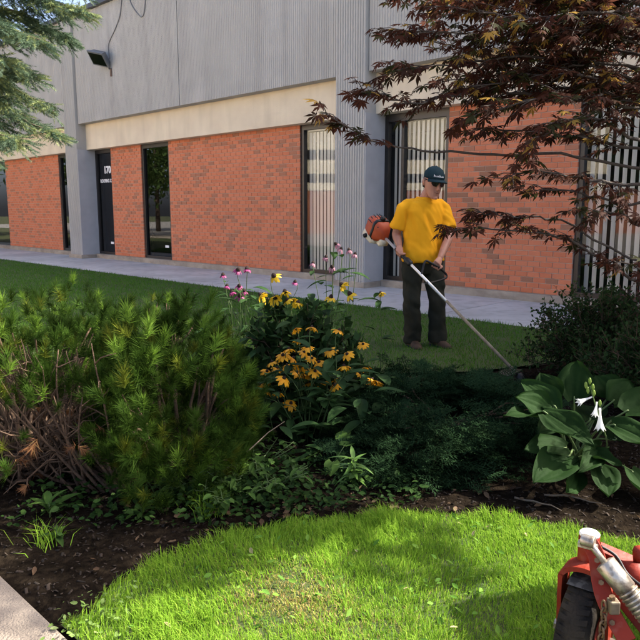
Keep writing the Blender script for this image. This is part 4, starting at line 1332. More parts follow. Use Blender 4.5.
# low ground cover filling the soil between the plants
n = 2600
gx2 = np.concatenate([rw.normal(-0.45, 0.30, n // 2), rw.uniform(-1.4, 0.5, n // 2)]); gy2 = np.concatenate([rw.normal(3.24, 0.17, n // 2), rw.uniform(2.85, 3.8, n // 2)])
kk = inside(gx2, gy2, BED_POLY) & ~inside(gx2, gy2, [(x, y + 0.05) for x, y in LAWN_POLY]); gx2, gy2 = gx2[kk], gy2[kk]; n = len(gx2)
aa = rw.uniform(0, 6.28, n)
tv = np.array([[0, 0, 0], [-.30, .30, .05], [-.22, .70, .02], [0, 1, -.10], [.22, .70, .02], [.30, .30, .05]])
V, F = instance_np(tv, np.array([[0, 5, 4, 3], [0, 3, 2, 1]]), frames(np.stack([np.cos(aa), np.sin(aa), rw.normal(0.1, 0.35, n)], 1), rw.normal(0, 0.5, n), rw.uniform(.018, .05, n)), np.stack([gx2, gy2, bed_z(gx2, gy2) + rw.uniform(0.004, 0.09, n)], 1))
tag(np_build('ground_cover', V, F, palette(mat('ground_cover_leaf', (0.03, 0.06, 0.02), 0.6, trans=0.3, spec=0.1), [(4, (0.016, 0.040, 0.008)), (4, (0.026, 0.060, 0.012)), (2, (0.05, 0.10, 0.02)), (1.2, (0.12, 0.17, 0.04))])), 'tangle of small leaves covering the soil under the pines', 'ground cover', kind='stuff')
GT = ['grassy tuft at the foot of the middle pine', 'grassy tuft left of the vines', 'grassy tuft by the concrete path']
for k, (gx_, gy_) in enumerate(((-0.60, 3.12), (-0.52, 3.0), (-1.16, 2.72))):
    n = 60
    pxg = gx_ + rw.normal(0, 0.035, n); pyg = gy_ + rw.normal(0, 0.03, n)
    V, F = blades(pxg, pyg, np.full(n, -0.02), rw.uniform(0.07, 0.17, n), np.full(n, 0.004), 1.2, rw)
    tag(np_build('grass_tuft', V, F, m_grass), GT[k], 'grass', 'grass tufts in the bed')

# ---------------------------------------------------------------- the man
m_skin = mat('skin', (0.44, 0.215, 0.145), 0.5, (0.36, 0.165, 0.11), 9, bump=0.08, bscale=90, spec=0.35)
m_shirt = mat('yellow_shirt', (0.86, 0.40, 0.016), 0.85, (0.83, 0.375, 0.014), 5, bump=0.15, bscale=180, spec=0.1)
m_pants = mat('dark_work_trousers', (0.020, 0.022, 0.016), 0.9, (0.030, 0.030, 0.022), 7, bump=0.2, bscale=120, spec=0.1)
m_cap = mat('dark_teal_cap', (0.010, 0.026, 0.034), 0.8, (0.014, 0.034, 0.042), 20, spec=0.1)
m_shoe = mat('brown_boot', (0.060, 0.034, 0.020), 0.7, (0.035, 0.022, 0.014), 14)
m_lens = mat('sunglass_lens', (0.006, 0.005, 0.005), 0.12, spec=0.6)
m_hair = mat('dark_hair', (0.018, 0.012, 0.009), 0.7)
PR = Vector((1.04, 6.90, 0.018))
man = empty('person', PR, 0, 'man in a yellow T-shirt, dark cap and dark trousers holding a string trimmer', 'person')


def etube(mb, pts, rads, xdir=(1, 0, 0), n=16, fixed_axis=None):
    rings = []
    pts = [Vector(p) for p in pts]
    for i, p in enumerate(pts):
        t = pts[min(i + 1, len(pts) - 1)] - pts[max(i - 1, 0)]
        t = (Vector(fixed_axis) if fixed_axis else t).normalized()
        a = Vector(xdir) - t * Vector(xdir).dot(t); a.normalize()
        b = t.cross(a)
        rx, ry = rads[i] if hasattr(rads[i], '__len__') else (rads[i], rads[i])
        rings.append([p + a * math.cos(q) * rx + b * math.sin(q) * ry for q in [2 * math.pi * k / n for k in range(n)]])
    mb.rings(rings)
    return mb


def fuse(name, mb, m, parent, voxel=0.008, smooth=3, disp=None):
    """voxel-fuse the collected solids into one continuous skin"""
    me0 = mb.mesh('tmp')
    bm = bmesh.new(); bm.from_mesh(me0)
    bmesh.ops.recalc_face_normals(bm, faces=bm.faces)
    bm.to_mesh(me0); bm.free()
    o = bpy.data.objects.new('tmp', me0); COL.objects.link(o)
    r = o.modifiers.new('r', 'REMESH'); r.mode = 'VOXEL'; r.voxel_size = voxel
    s = o.modifiers.new('s', 'SMOOTH'); s.factor = 0.5; s.iterations = smooth
    dg = bpy.context.evaluated_depsgraph_get(); dg.update()
    me = bpy.data.meshes.new_from_object(o.evaluated_get(dg))
    bpy.data.objects.remove(o); bpy.data.meshes.remove(me0)
    me.name = name
    if disp:
        n = len(me.vertices)
        co = np.zeros(n * 3); me.vertices.foreach_get('co', co); co = co.reshape(-1, 3)
        no = np.array([v.normal[:] for v in me.vertices])
        co += no * disp(co)[:, None]
        me.vertices.foreach_set('co', co.ravel())
    me.materials.clear(); me.materials.append(m)
    me.polygons.foreach_set('use_smooth', [True] * len(me.polygons))
    me.update()
    return link(name, me, parent)


BX = Vector((0.93, 0.36, 0))           # shoulder line, his right to his left
shR, elR, wrR = Vector((-0.215, -0.07, 1.42)), Vector((-0.285, -0.01, 1.135)), Vector((-0.262, -0.105, 1.025))
shL, elL, wrL = Vector((0.185, 0.08, 1.42)), Vector((0.245, -0.03, 1.125)), Vector((0.115, -0.255, 0.915))
hipR, knR, anR = Vector((-0.115, 0.0, 0.88)), Vector((-0.115, -0.05, 0.49)), Vector((-0.10, 0.02, 0.08))
hipL, knL, anL = Vector((0.085, 0.03, 0.88)), Vector((0.135, -0.02, 0.49)), Vector((0.155, 0.04, 0.08))
SE, SG = Vector((0.62, 7.02, 1.15)), Vector((1.62, 5.38, 0.055))   # trimmer shaft, world
SD = (SG - SE).normalized()
gripR = SE + (SG - SE) * 0.165 - PR
loopL = Vector((0.065, -0.345, 0.845))

HEAD = Matrix.Translation((0.056, -0.090, 1.630)) @ Matrix.Rotation(R(20), 4, 'Z') @ Matrix.Rotation(R(13), 4, 'X') @ Matrix.Rotation(R(5), 4, 'Y') @ Matrix.Scale(1.17, 4)
hp = lambda x, y, z: HEAD @ Vector((x, y, z))


def hring(z, rx, ry, cy, n=18):
    return [hp(rx * math.cos(q), cy + ry * math.sin(q), z) for q in [2 * math.pi * k / n for k in range(n)]]


body = MB()
body.rings([hring(*a) for a in ((-.122, .022, .022, -.062), (-.108, .040, .044, -.050), (-.075, .054, .066, -.028), (-.035, .066, .082, -.010), (0.01, .073, .093, 0), (.05, .075, .097, .004), (.09, .064, .083, .008), (.115, .04, .052, .008), (.125, .012, .016, .008))])
body.tube([hp(0, -.090, .022), hp(0, -.106, -.010), hp(0, -.112, -.030), hp(0, -.095, -.042)], [.009, .012, .016, .010], 8)   # nose
body.tube([hp(-.05, -.066, .030), hp(-.02, -.090, .034), hp(.02, -.090, .034), hp(.05, -.066, .030)], .010, 8)                 # brow
body.tube([hp(-.024, -.082, -.066), hp(0, -.093, -.064), hp(.024, -.082, -.066)], [.006, .009, .006], 8)                       # lips
body.tube([hp(-.012, -.090, -.108), hp(0.012, -.090, -.108)], .014, 8)                                                         # chin
for s in (-1, 1):
    body.tube([hp(s * .074, .012, -.028), hp(s * .083, .016, 0.0), hp(s * .080, .018, .026)], [.010, .017, .012], 8)           # ears
etube(body, [Vector((-0.015, 0.02, 1.40)), Vector((0.0, 0.0, 1.49)), hp(0, .02, -.05)], [.075, .060, .056])
etube(body, [(-.012, .0, 1.47), (-.012, .0, 1.40), (-.012, .0, 1.25), (-.012, .0, 1.05), (-.01, .01, 0.90), (-.01, .015, 0.82)],
      [(.10, .07), (.19, .10), (.175, .11), (.165, .11), (.17, .115), (.15, .10)], BX)
for a, b, c in ((shR, elR, wrR), (shL, elL, wrL)):
    body.tube([a, a.lerp(b, .35), a.lerp(b, .8), b, b.lerp(c, .3), b.lerp(c, .75), c], [.058, .052, .045, .043, .045, .036, .029], 12)
for a, b, c in ((hipR, knR, anR), (hipL, knL, anL)):
    body.tube([a, a.lerp(b, .4), b, b.lerp(c, .3), c, c - Vector((0, 0, 0.05))], [.082, .075, .056, .054, .038, .036], 12)


def grip_hand(mb, bar, axis, pdir, wrist, r, sgn):
    """palm and five fingers closed round a bar"""
    axis = Vector(axis).normalized(); p = Vector(pdir); p = (p - axis * p.dot(axis)).normalized(); q = axis.cross(p)
    pc = bar + p * (r + 0.016)
    etube(mb, [wrist, wrist.lerp(pc, 0.5), pc - p * 0.0, pc + q * sgn * 0.018], [(.026, .020), (.036, .019), (.042, .017), (.038, .014)], axis)
    for k, (L_, rr) in enumerate(((1.0, .0085), (1.08, .009), (1.0, .0085), (0.82, .0075))):
        off = axis * (0.033 - 0.022 * k)
        pts = []
        for j in range(8):
            a = sgn * (0.25 + L_ * 3.6 * j / 7)
            pts.append(bar + off + (p * math.cos(a) + q * math.sin(a)) * (r + 0.0095))
        mb.tube(pts, [rr * (1.08 if j in (2, 5) else 1.0) * (1 - 0.035 * j) for j in range(8)], 7)
    tp = [pc + axis * 0.036 - p * 0.004]
    for j in range(5):
        a = -sgn * (0.5 + 0.42 * j)
        tp.append(bar + axis * (0.050 - 0.004 * j) + (p * math.cos(a) + q * math.sin(a)) * (r + 0.011))
    mb.tube(tp, [.014, .013, .0115, .011, .010, .008], 8)


grip_hand(body, gripR, SD, Vector((-0.55, -0.3, 0.75)), wrR, 0.018, 1)
loop_axis = Vector((0.75, 0.15, -0.45)).normalized()
grip_hand(body, loopL, loop_axis, Vector((0.25, 0.35, 0.8)), wrL, 0.013, -1)
skin = fuse('body', body, m_skin, man, 0.0058, 2)

sh = MB()
etube(sh, [(-.010, -.002, 1.495), (-.012, .0, 1.468), (-.012, .0, 1.435), (-.012, .0, 1.36), (-.012, -.002, 1.22), (-.012, .0, 1.06), (-.010, .005, 0.94), (-.008, .008, 0.868)],
      [(.082, .070), (.128, .088), (.190, .112), (.212, .132), (.206, .140), (.200, .140), (.212, .148), (.216, .152)], BX, 28, fixed_axis=(0, 0, -1))
for a, b in ((shR, elR), (shL, elL)):
    c0 = Vector((-.012, 0, a.z + .035))
    sh.tube([c0.lerp(a, .45), c0.lerp(a, .8) + Vector((0, 0, .002)), a.lerp(b, .10), a.lerp(b, .3), a.lerp(b, .55), a.lerp(b, .78)], [.045, .058, .068, .071, .074, .079], 18)
rn = np.random.default_rng(2)


def folds(co):
    x, z, y = co[:, 0], co[:, 2], co[:, 1]
    f = 0.021 * vnoise(x + 0.30 * z + 0.3 * y, z * 0.14, 17, 3) * np.clip((1.46 - z) * 5, 0, 1) + 0.006 * vnoise(x + y + 0.7 * z, z * 0.35 + y, 24, 4) + 0.019 * vnoise(x * 0.4 + 0.3 * z, z * 1.0, 13, 6) * np.clip((1.02 - z) * 7, 0, 1)
    return f


shirt = fuse('t_shirt', sh, m_shirt, man, 0.0085, 4, folds)
MB().tube([Vector((-.012, .0, 1.494)) + BX * math.cos(q) * 0.076 + Vector((-BX.y, BX.x, 0)) * math.sin(q) * 0.066 + Vector((0, 0, -0.012 * max(0, -math.sin(q)))) for q in [2 * math.pi * k / 24 for k in range(25)]], 0.009, 8).build('collar', m_shirt, shirt, True)

pt = MB()
etube(pt, [(-.010, .01, 0.935), (-.010, .012, 0.88), (-.008, .015, 0.80), (-.006, .015, .74)], [(.178, .128), (.190, .138), (.186, .136), (.14, .11)], BX, 24, fixed_axis=(0, 0, -1))
for a, b, c in ((hipR, knR, anR), (hipL, knL, anL)):
    pt.tube([a - Vector((0, 0, .02)), a.lerp(b, .35), b, b.lerp(c, .4), b.lerp(c, .8), c + Vector((0, 0, -0.035))], [.108, .104, .090, .090, .088, .084], 18)


def pfolds(co):
    x, y, z = co[:, 0], co[:, 1], co[:, 2]
    return 0.011 * vnoise(x + y, z * 1.6 + x, 11, 3) + 0.014 * vnoise(x * 1.3 + 0.4 * z, z * 0.7 - y, 8, 5) + 0.008 * vnoise(x, z, 22, 7) * np.clip(0.5 - z, 0, 0.4) * 2


pants = fuse('trousers', pt, m_pants, man, 0.010, 3, pfolds)
for an, yaw in ((anR, 0.25), (anL, 0.55)):
    fw = Vector((math.sin(yaw), -math.cos(yaw), 0)); sd = Vector((fw.y, -fw.x, 0))
    b0 = Vector((an.x, an.y, 0))
    s_ = MB()
    rings = []
    for t, w_, h_ in ((-.09, .028, .05), (-.075, .040, .085), (-.03, .044, .11), (.03, .044, .105), (.09, .050, .075), (.15, .050, .055), (.19, .036, .042), (.205, .014, .028)):
        c = b0 + fw * t
        rings.append([c + sd * (w_ * x) + Vector((0, 0, -0.006 + h_ * z)) for x, z in ((-1, 0), (1, 0), (1.02, .25), (.92, .6), (.6, .92), (0, 1), (-.6, .92), (-.92, .6), (-1.02, .25))])
    s_.rings(rings)
    bt = s_.build('boot', m_shoe, man, True, recalc=True)
    so = MB(); so.rings([[p + Vector((0, 0, z)) for p in [b0 + fw * t + sd * w_ for t, w_ in ((-.095, -.03), (-.095, .03), (-.04, .048), (.10, .054), (.18, .042), (.212, 0), (.18, -.042), (.10, -.054), (-.04, -.048))]] for z in (-.016, .012)])
    so.build('sole', m_cap, bt, recalc=True)

cap = MB()
cap.rings([hring(*a, 24) for a in ((.038, .081, .104, .002), (.058, .083, .106, .003), (.085, .077, .097, .005), (.115, .058, .072, .006), (.133, .030, .038, .006), (.139, .006, .008, .006))])
capo = cap.build('cap', m_cap, man, True, recalc=True)
bl_ = []
for j in range(6):
    v = j / 5
    row = []
    for i in range(13):
        u = -1 + 2 * i / 12
        a = u * 1.15
        x = 0.084 * math.sin(a); y = -0.100 * math.cos(a) + 0.002
        ln = 0.066 * math.cos(u * 1.35) ** 0.7 if abs(u) < 1 else 0.0
        ln = max(ln, 0.006)
        row.append(hp(x * (1 + 0.05 * v), y - ln * v, 0.047 - 0.010 * v - 0.020 * u * u * (0.4 + 0.6 * v)))
    bl_.append(row)
mb = MB()
top = [p for r_ in bl_ for p in r_]; dn = HEAD.to_3x3() @ Vector((0, 0, -0.005))
nf = len(top)
fs = []
for j in range(5):
    for i in range(12):
        a = j * 13 + i
        fs += [(a, a + 1, a + 14, a + 13), (nf + a, nf + a + 13, nf + a + 14, nf + a + 1)]
bnd = list(range(13)) + [13 * j + 12 for j in range(1, 6)] + list(range(77, 64, -1))[1:] + [13 * j for j in range(4, 0, -1)]
fs += [(bnd[k], nf + bnd[k], nf + bnd[(k + 1) % len(bnd)], bnd[(k + 1) % len(bnd)]) for k in range(len(bnd))]
mb.add(top + [p + dn for p in top], fs).build('bill', m_cap, capo, True, recalc=True)
MB().tube([hp(0, .006, .137), hp(0, .006, .143)], [.008, .006], 8).build('button', m_cap, capo, True)
MB().tube([hp(-.026, -.0905, -.064), hp(0, -.1015, -.063), hp(.026, -.0905, -.064)], [.0015, .0030, .0015], 6).build('mouth', mat('lip_dark', (0.16, 0.05, 0.04), 0.6), man, True)
# stitched white lettering on the cap front, too small to read
lt = MB()
for k, (hh, off) in enumerate(((.020, .0), (.012, -.003), (.012, -.003), (.012, -.003), (.021, .001), (.012, -.003), (.012, -.003), (.012, -.003))):
    a = -0.62 + 0.125 * k
    def cp(a, z, rr): return hp(rr * 0.083 * math.sin(a), 0.004 - rr * 0.104 * math.cos(a), z)
    z0 = .072 + off - hh / 2; z1 = .072 + off + hh / 2
    for (a0, a1, za, zb) in ((a - .045, a - .02, z0, z1), (a + .02, a + .045, z0, z1 - .3 * hh), (a - .045, a + .045, z0 + .45 * hh, z0 + .7 * hh)):
        q = [cp(a0, za, 1.012), cp(a1, za, 1.012), cp(a1, zb, 1.0), cp(a0, zb, 1.0)]
        nrm = (HEAD.to_3x3() @ Vector((math.sin(a), -math.cos(a), .15))).normalized()
        lt.prism([p + nrm * 0.004 for p in q], nrm, 0.003)
lt.build('lettering', m_white, capo, recalc=True)
gl = MB()
for s in (-1, 1):
    pr = []
    for a, z in ((.12, .030), (.45, .034), (.80, .028), (.86, .008), (.62, -.012), (.30, -.014), (.13, .004)):
        pr.append(hp(s * .074 * math.sin(a) * 1.08, -.100 * math.cos(a * .9) - .004, z))
    gl.prism(pr, HEAD.to_3x3() @ Vector((s * .4, -1, 0)), 0.005)
    gl.tube([hp(s * .064, -.068, .022), hp(s * .080, -.02, .024), hp(s * .082, .02, .012)], .0032, 6)
gl.tube([hp(-.014, -.104, .020), hp(.014, -.104, .020)], .004, 6)
gl.build('sunglasses', m_lens, man, recalc=True)
MB().rings([hring(*a, 18) for a in ((-.05, .050, .03, .068), (-.02, .066, .05, .052), (.01, .076, .075, .028), (.03, .079, .09, .014))]).build('hair', m_hair, man, True, recalc=True)

# ---------------------------------------------------------------- string trimmer he holds
m_steel = mat('shaft_aluminium', (0.72, 0.72, 0.70), 0.35, metal=0.6)
m_dirty = mat('shaft_dirty', (0.26, 0.22, 0.15), 0.6, (0.16, 0.13, 0.09), 20)
m_org = mat('trimmer_orange', (0.42, 0.075, 0.025), 0.5, (0.36, 0.06, 0.02), 10)
m_cream = mat('trimmer_cream', (0.62, 0.56, 0.42), 0.5)
m_blk = mat('black_plastic', (0.012, 0.012, 0.012), 0.5)
trim = empty('string_trimmer', SE, 0, 'orange petrol string trimmer with silver shaft held by the man', 'string trimmer')
tl_ = SG - SE
W_ = lambda t, a=0.0, b=0.0: tl_ * t + TX * a + TY * b
TX = SD.cross(Vector((0, 0, 1))).normalized(); TY = TX.cross(SD).normalized()     # TY points up-ish
MB().tube([W_(0.04), W_(0.52)], 0.0135, 12).build('shaft', m_steel, trim, True)
MB().tube([W_(0.52), W_(0.985)], 0.0132, 12).build('lower_shaft', m_dirty, trim, True)
MB().tube([W_(0.125), W_(0.135), W_(0.20), W_(0.21)], [0.016, 0.020, 0.020, 0.016], 12).build('rear_grip', m_blk, trim, True)
MB().tube([W_(0.205), W_(0.215), W_(0.245), W_(0.255)], [0.02, 0.032, 0.032, 0.02], 12).build('throttle_housing', m_blk, trim, True)
lw = PR + loopL - SE
lp = [W_(0.335, 0, 0.0), lw - loop_axis * 0.13 + Vector((0, 0, -.02)), lw - loop_axis * 0.055, lw + loop_axis * 0.055, lw + loop_axis * 0.12 + Vector((0, 0, -0.05)), W_(0.39, 0.02, -0.01), W_(0.385, 0.0, 0.0)]
MB().tube(catmull(lp, 5), 0.011, 8).build('loop_handle', m_blk, trim, True)
ec = W_(-0.015)


def ering(u, rx, ry, ox=0, oy=0, n=20):
    return [ec + SD * u + TX * (ox + rx * math.cos(q) * (1 - .12 * math.cos(4 * q))) + TY * (oy + ry * math.sin(q) * (1 - .12 * math.cos(4 * q))) for q in [2 * math.pi * k / n for k in range(n)]]


en = MB().rings([ering(-.165, .05, .055, 0, .02), ering(-.15, .085, .095, 0, .02), ering(-.06, .105, .120, 0, .025), ering(.03, .100, .110, 0, .02), ering(.085, .06, .07, 0, .01), ering(.12, .03, .03)]).build('engine_housing', m_org, trim, True, recalc=True)
MB().rings([ering(-.030, .106, .121, 0, .025), ering(-.012, .108, .123, 0, .025), ering(.004, .106, .119, 0, .024)]).build('band', m_blk, en, True, recalc=True)
for k in range(7):
    q_ = 0.5 + 0.32 * k
    MB().tube([ec + SD * u_ + TX * (math.cos(q_) * .104) + TY * (.024 + math.sin(q_) * .118) for u_ in (-.125, -.05)], 0.0055, 6).build('vent_slot', m_blk, en, True)
MB().tube([ec + SD * -.168 + TY * .02 + TX * s_ for s_ in (-.035, .035)], 0.010, 8).build('pull_handle', m_blk, trim, True)
for k in range(5):
    MB().tube([ec + SD * (-.06 + .025 * k) + TX * (.085 * s) + TY * .085 for s in (-1, -.3, .3, 1)], 0.006, 6).build('fin', m_blk, en, True)
MB().rings([ering(-.185, .055, .03, 0, -.085), ering(-.16, .085, .048, 0, -.09), ering(-.02, .085, .048, 0, -.095), ering(.03, .06, .03, 0, -.09)]).build('fuel_tank', m_cream, trim, True, recalc=True)
MB().tube([ec + SD * -.02 + TY * .13, ec + SD * -.02 + TY * .165], [.03, .024], 10).build('spark_plug_cover', m_blk, trim, True)
MB().tube([ec + SD * -.10 + TX * .07 + TY * -.09, ec + SD * -.10 + TX * .10 + TY * -.10], .022, 10).build('fuel_cap', m_blk, trim, True)
MB().rings([ering(.05, .045, .05, 0, -.06), ering(.10, .055, .05, 0, -.06), ering(.14, .04, .03, 0, -.05)]).build('starter_cover', m_cream, trim, True, recalc=True)
hd = W_(0.985)
MB().tube([hd + Vector((0, 0, 0.03)), hd + Vector((0, 0, 0.0)), hd + Vector((0, 0, -0.03)), hd + Vector((0, 0, -0.045))], [.022, .045, .050, .035], 14).build('trimmer_head', m_blk, trim, True)
gp = []
for k in range(9):
    a = 1.2 + 2.6 * k / 8
    gp.append(hd + Vector((math.cos(a) * .16, math.sin(a) * .16, 0.02)))
MB().prism(gp + [hd + Vector((0, 0, .035))], (0, 0, 1), 0.012).build('guard', m_blk, trim, recalc=True)

# ---------------------------------------------------------------- red mower, its front caster in view
m_redp = mat('red_paint', (0.19, 0.020, 0.009), 0.55, (0.13, 0.017, 0.009), 9, spec=0.2, coat=0.0, bump=0.1, bscale=60, col3=(0.20, 0.045, 0.03), scale3=30, ramp=(0.55, 0.72))
m_alu = mat('worn_steel', (0.42, 0.39, 0.33), 0.42, (0.26, 0.22, 0.17), 16, metal=0.8, col3=(0.14, 0.11, 0.08), scale3=45, ramp=(0.48, 0.72), bump=0.1, bscale=80)
m_cap_w = mat('pale_cap', (0.78, 0.76, 0.72), 0.5)
m_rubber = mat('tyre_rubber', (0.014, 0.013, 0.012), 0.9, (0.035, 0.029, 0.021), 12, bump=0.4, bscale=70, spec=0.05)
m_rust = mat('rusty_chain', (0.20, 0.13, 0.07), 0.55, (0.12, 0.07, 0.04), 40, metal=0.5)
MWL = Vector((0.80, 1.86, 0.02))
mow = empty('mower', MWL, 0, 'red mower at the lower right corner showing its front caster wheel and silver cylinder', 'mower')
T = lambda x, y, Y: at(x, y, Y) - MWL
ax = Vector((0.80, -0.60, 0)).normalized(); fwv = Vector((0.60, 0.80, 0)).normalized()
wc = Vector((-0.035, -0.03, 0.165))
prof = [(-.046, .085), (-.048, .12), (-.045, .145), (-.034, .158), (-.016, .166), (.016, .166), (.034, .158), (.045, .145), (.048, .12), (.046, .085)]
NS = 40


def wheel_ring(off, r_, n=NS, ph=0.0):
    return [wc + ax * off + (fwv * math.cos(q) + Vector((0, 0, 1)) * math.sin(q)) * r_ for q in [2 * math.pi * k / n + ph for k in range(n)]]


wheel = MB().rings([wheel_ring(o_, r_) for o_, r_ in ((-.05, .05), (-.045, .088), (.045, .088), (.05, .05))]).build('wheel', m_redp, mow, True, recalc=True)
MB().rings([wheel_ring(o_, r_) for o_, r_ in prof] + [wheel_ring(-.046, .085)], cap=False).build('tyre', m_rubber, wheel, True, recalc=True)
tr = MB()
for k in range(36):
    a = 2 * math.pi * k / 36
    for s in (-1, 1):
        c = wc + ax * (s * .022) + (fwv * math.cos(a) + Vector((0, 0, 1)) * math.sin(a)) * 0.163
        rd = (fwv * math.cos(a) + Vector((0, 0, 1)) * math.sin(a)); tg = rd.cross(ax)
        q = [c + ax * i * .016 + tg * j * .008 + tg * (s * i * .004) for i, j in ((-1, -1), (1, -1), (1, 1), (-1, 1))]
        tr.prism(q, rd, 0.007)
tr.build('tread', m_rubber, wheel, recalc=True)
MB().tube([wc - ax * .085, wc + ax * .085], 0.012, 10).build('axle', m_alu, wheel, True)
pb = Vector((T(587, 572, 1.86).x, T(587, 572, 1.86).y, 0.365)); ptp = Vector((pb.x, pb.y, T(587, 533, 1.86).z))
MB().tube([pb, ptp - Vector((0, 0, .006))], 0.029, 20).build('caster_post', m_redp, mow, True, bevel=0.002)
MB().tube([ptp - Vector((0, 0, .006)), ptp, ptp + Vector((0, 0, .004))], [.0285, .0285, .024], 20).build('post_cap', m_cap_w, mow, True)
# yoke
yk = MB()
cr = Vector((wc.x, wc.y, 0.36))
for s in (-1, 1):
    o_ = []
    for t, zz, w_ in ((0, .165, .026), (.4, .22, .032), (.75, .28, .038), (1, .345, .040)):
        o_.append((zz, w_))
    c = wc + ax * s * .066
    out = [Vector((c.x, c.y, 0)) + fwv * (-w_) + Vector((0, 0, zz)) for zz, w_ in o_] + [Vector((c.x, c.y, 0)) + fwv * w_ + Vector((0, 0, zz)) for zz, w_ in reversed(o_)]
    out = [Vector((c.x, c.y, 0)) + Vector((0, 0, .140))] + out
    yk.prism(out, ax, 0.012)
arc = []
for k in range(11):
    a = math.pi * k / 10
    arc.append(Vector((wc.x, wc.y, 0.335)) - ax * (.067 * math.cos(a)) + Vector((0, 0, 0.042 * math.sin(a))))
rg_ = []
for k in range(11):
    t_ = (arc[min(k + 1, 10)] - arc[max(k - 1, 0)]).normalized(); n_ = t_.cross(fwv).normalized() * 0.007
    rg_.append([arc[k] - fwv * .038 - n_, arc[k] + fwv * .038 - n_, arc[k] + fwv * .038 + n_, arc[k] - fwv * .038 + n_])
yk.rings(rg_)
yk.build('yoke', m_redp, mow, recalc=True)
fd = MB()
for k in range(4):
    a0 = 1.25 + 0.2 * k; a1 = a0 + 0.2
    P = [wc + ax * o_ + (-fwv * math.cos(a) + Vector((0, 0, 1)) * math.sin(a)) * 0.176 for a in (a0, a1) for o_ in (-.042, .042)]
    fd.add(P, [(0, 1, 3, 2)])
fd.build('mud_scraper', mat('muddy_plate', (0.05, 0.045, 0.038), 0.85, (0.12, 0.11, 0.09), 50, ramp=(0.5, 0.6)), mow, True)


def flatbar(name, pts, w_, th, m_, nrm):
    mb = MB(); pts = [Vector(p) for p in pts]; rings = []
    for i, p in enumerate(pts):
        t = (pts[min(i + 1, len(pts) - 1)] - pts[max(i - 1, 0)]).normalized()
        n_ = Vector(nrm) - t * Vector(nrm).dot(t); n_.normalize(); b = t.cross(n_)
        rings.append([p + b * x * w_ / 2 + n_ * y * th / 2 for x, y in ((-1, -1), (1, -1), (1, 1), (-1, 1))])
    return mb.rings(rings).build(name, m_, mow, bevel=0.002)


flatbar('bracket_plate', catmull([T(590, 543, 1.82), T(597, 558, 1.79), T(600, 580, 1.77), T(607, 604, 1.73), T(628, 642, 1.66)], 5), 0.046, 0.014, m_redp, (-0.35, -0.9, 0.3))
flatbar('frame_beam', [T(598, 550, 1.90), T(645, 570, 1.86), T(720, 602, 1.8)], 0.042, 0.034, m_redp, (0, -0.3, 1))
flatbar('frame_beam', [T(603, 572, 1.84), T(640, 618, 1.72), T(690, 680, 1.6)], 0.050, 0.040, m_redp, (-0.5, -0.6, 0.6))
r0_, r1_, r2_ = T(588, 541, 1.79), T(605, 563, 1.76), T(662, 634, 1.65)
rdv = (r2_ - r0_).normalized()
cyl = MB().tube([r1_ - rdv * .004, r1_, r1_ + (r2_ - r1_) * .38, r1_ + (r2_ - r1_) * .385, r2_], [.018, .029, .029, .026, .026], 20).build('cylinder', m_alu, mow, True)
MB().tube([r0_, r1_], 0.009, 12).build('rod', m_alu, cyl, True)
for k in range(9):
    c = r1_ + (r2_ - r1_) * (0.42 + 0.055 * k)
    MB().tube([c - rdv * .003, c + rdv * .003], 0.0295, 18).build('coil', m_alu, cyl, True)
MB().tube([r0_ - ax * .018, r0_ + ax * .018], 0.017, 14).build('eye_bolt', m_alu, cyl, True, bevel=0.002)
MB().tube([T(586, 545, 1.80) - ax * .02, T(586, 545, 1.80) + ax * .03], 0.012, 6).build('nut', m_alu, mow)
kb = MB(); c = T(613, 606, 1.68)
kb.box(c.x - .013, c.x + .014, c.y - .015, c.y + .015, c.z - .018, c.z + .018)
kb.build('clamp', mat('dull_brass', (0.20, 0.165, 0.11), 0.6, (0.12, 0.09, 0.06), 30, metal=0.4), mow, bevel=0.004)
MB().tube([T(612, 596, 1.68), T(613, 601, 1.68)], 0.008, 6).build('nut', m_rust, mow)
for bx_, by_, bY_ in ((597, 560, 1.775), (601, 582, 1.755), (612, 622, 1.70), (624, 566, 1.855)):
    q_ = T(bx_, by_, bY_)
    MB().tube([q_, q_ + Vector((-.004, -.010, .004))], 0.0075, 6).build('bolt', m_rust, mow)
for s_ in (-1, 1):
    q_ = wc + ax * s_ * .072
    MB().tube([q_, q_ + ax * s_ * .012], 0.016, 6).build('axle_nut', m_alu, mow)
MB().tube(catmull([T(600, 546, 1.86), T(616, 556, 1.84), T(628, 575, 1.80), T(650, 592, 1.74)], 5), 0.005, 6).build('hose', m_blk, mow, True)
chain = []
cc = T(604, 606, 1.69)
for k in range(9):
    u, v = (Vector((1, 0.2, 0)), Vector((0, 0, 1))) if k % 2 else (Vector((0.25, -1, 0)), Vector((0, 0, 1)))
    c = cc + Vector((0.002 * math.sin(k), 0.0, -0.019 * k))
    pts = [c + u.normalized() * .0085 * math.cos(q) + v * .0145 * math.sin(q) for q in [2 * math.pi * j / 12 for j in range(13)]]
    MB().tube(pts, 0.0032, 6, cap=False).build('chain_link', m_rust, mow, True)
kn = T(640, 553, 1.84)
MB().tube([kn + Vector((0, 0, -.03)), kn, kn + Vector((0, 0, .014)), kn + Vector((0, 0, .02))], [.016, .02, .018, .008], 14).build('knob', m_redp, mow, True)
MB().tube([T(633, 562, 1.84), T(633, 585, 1.82)], 0.03, 12).build('pivot_boss', m_redp, mow, True)
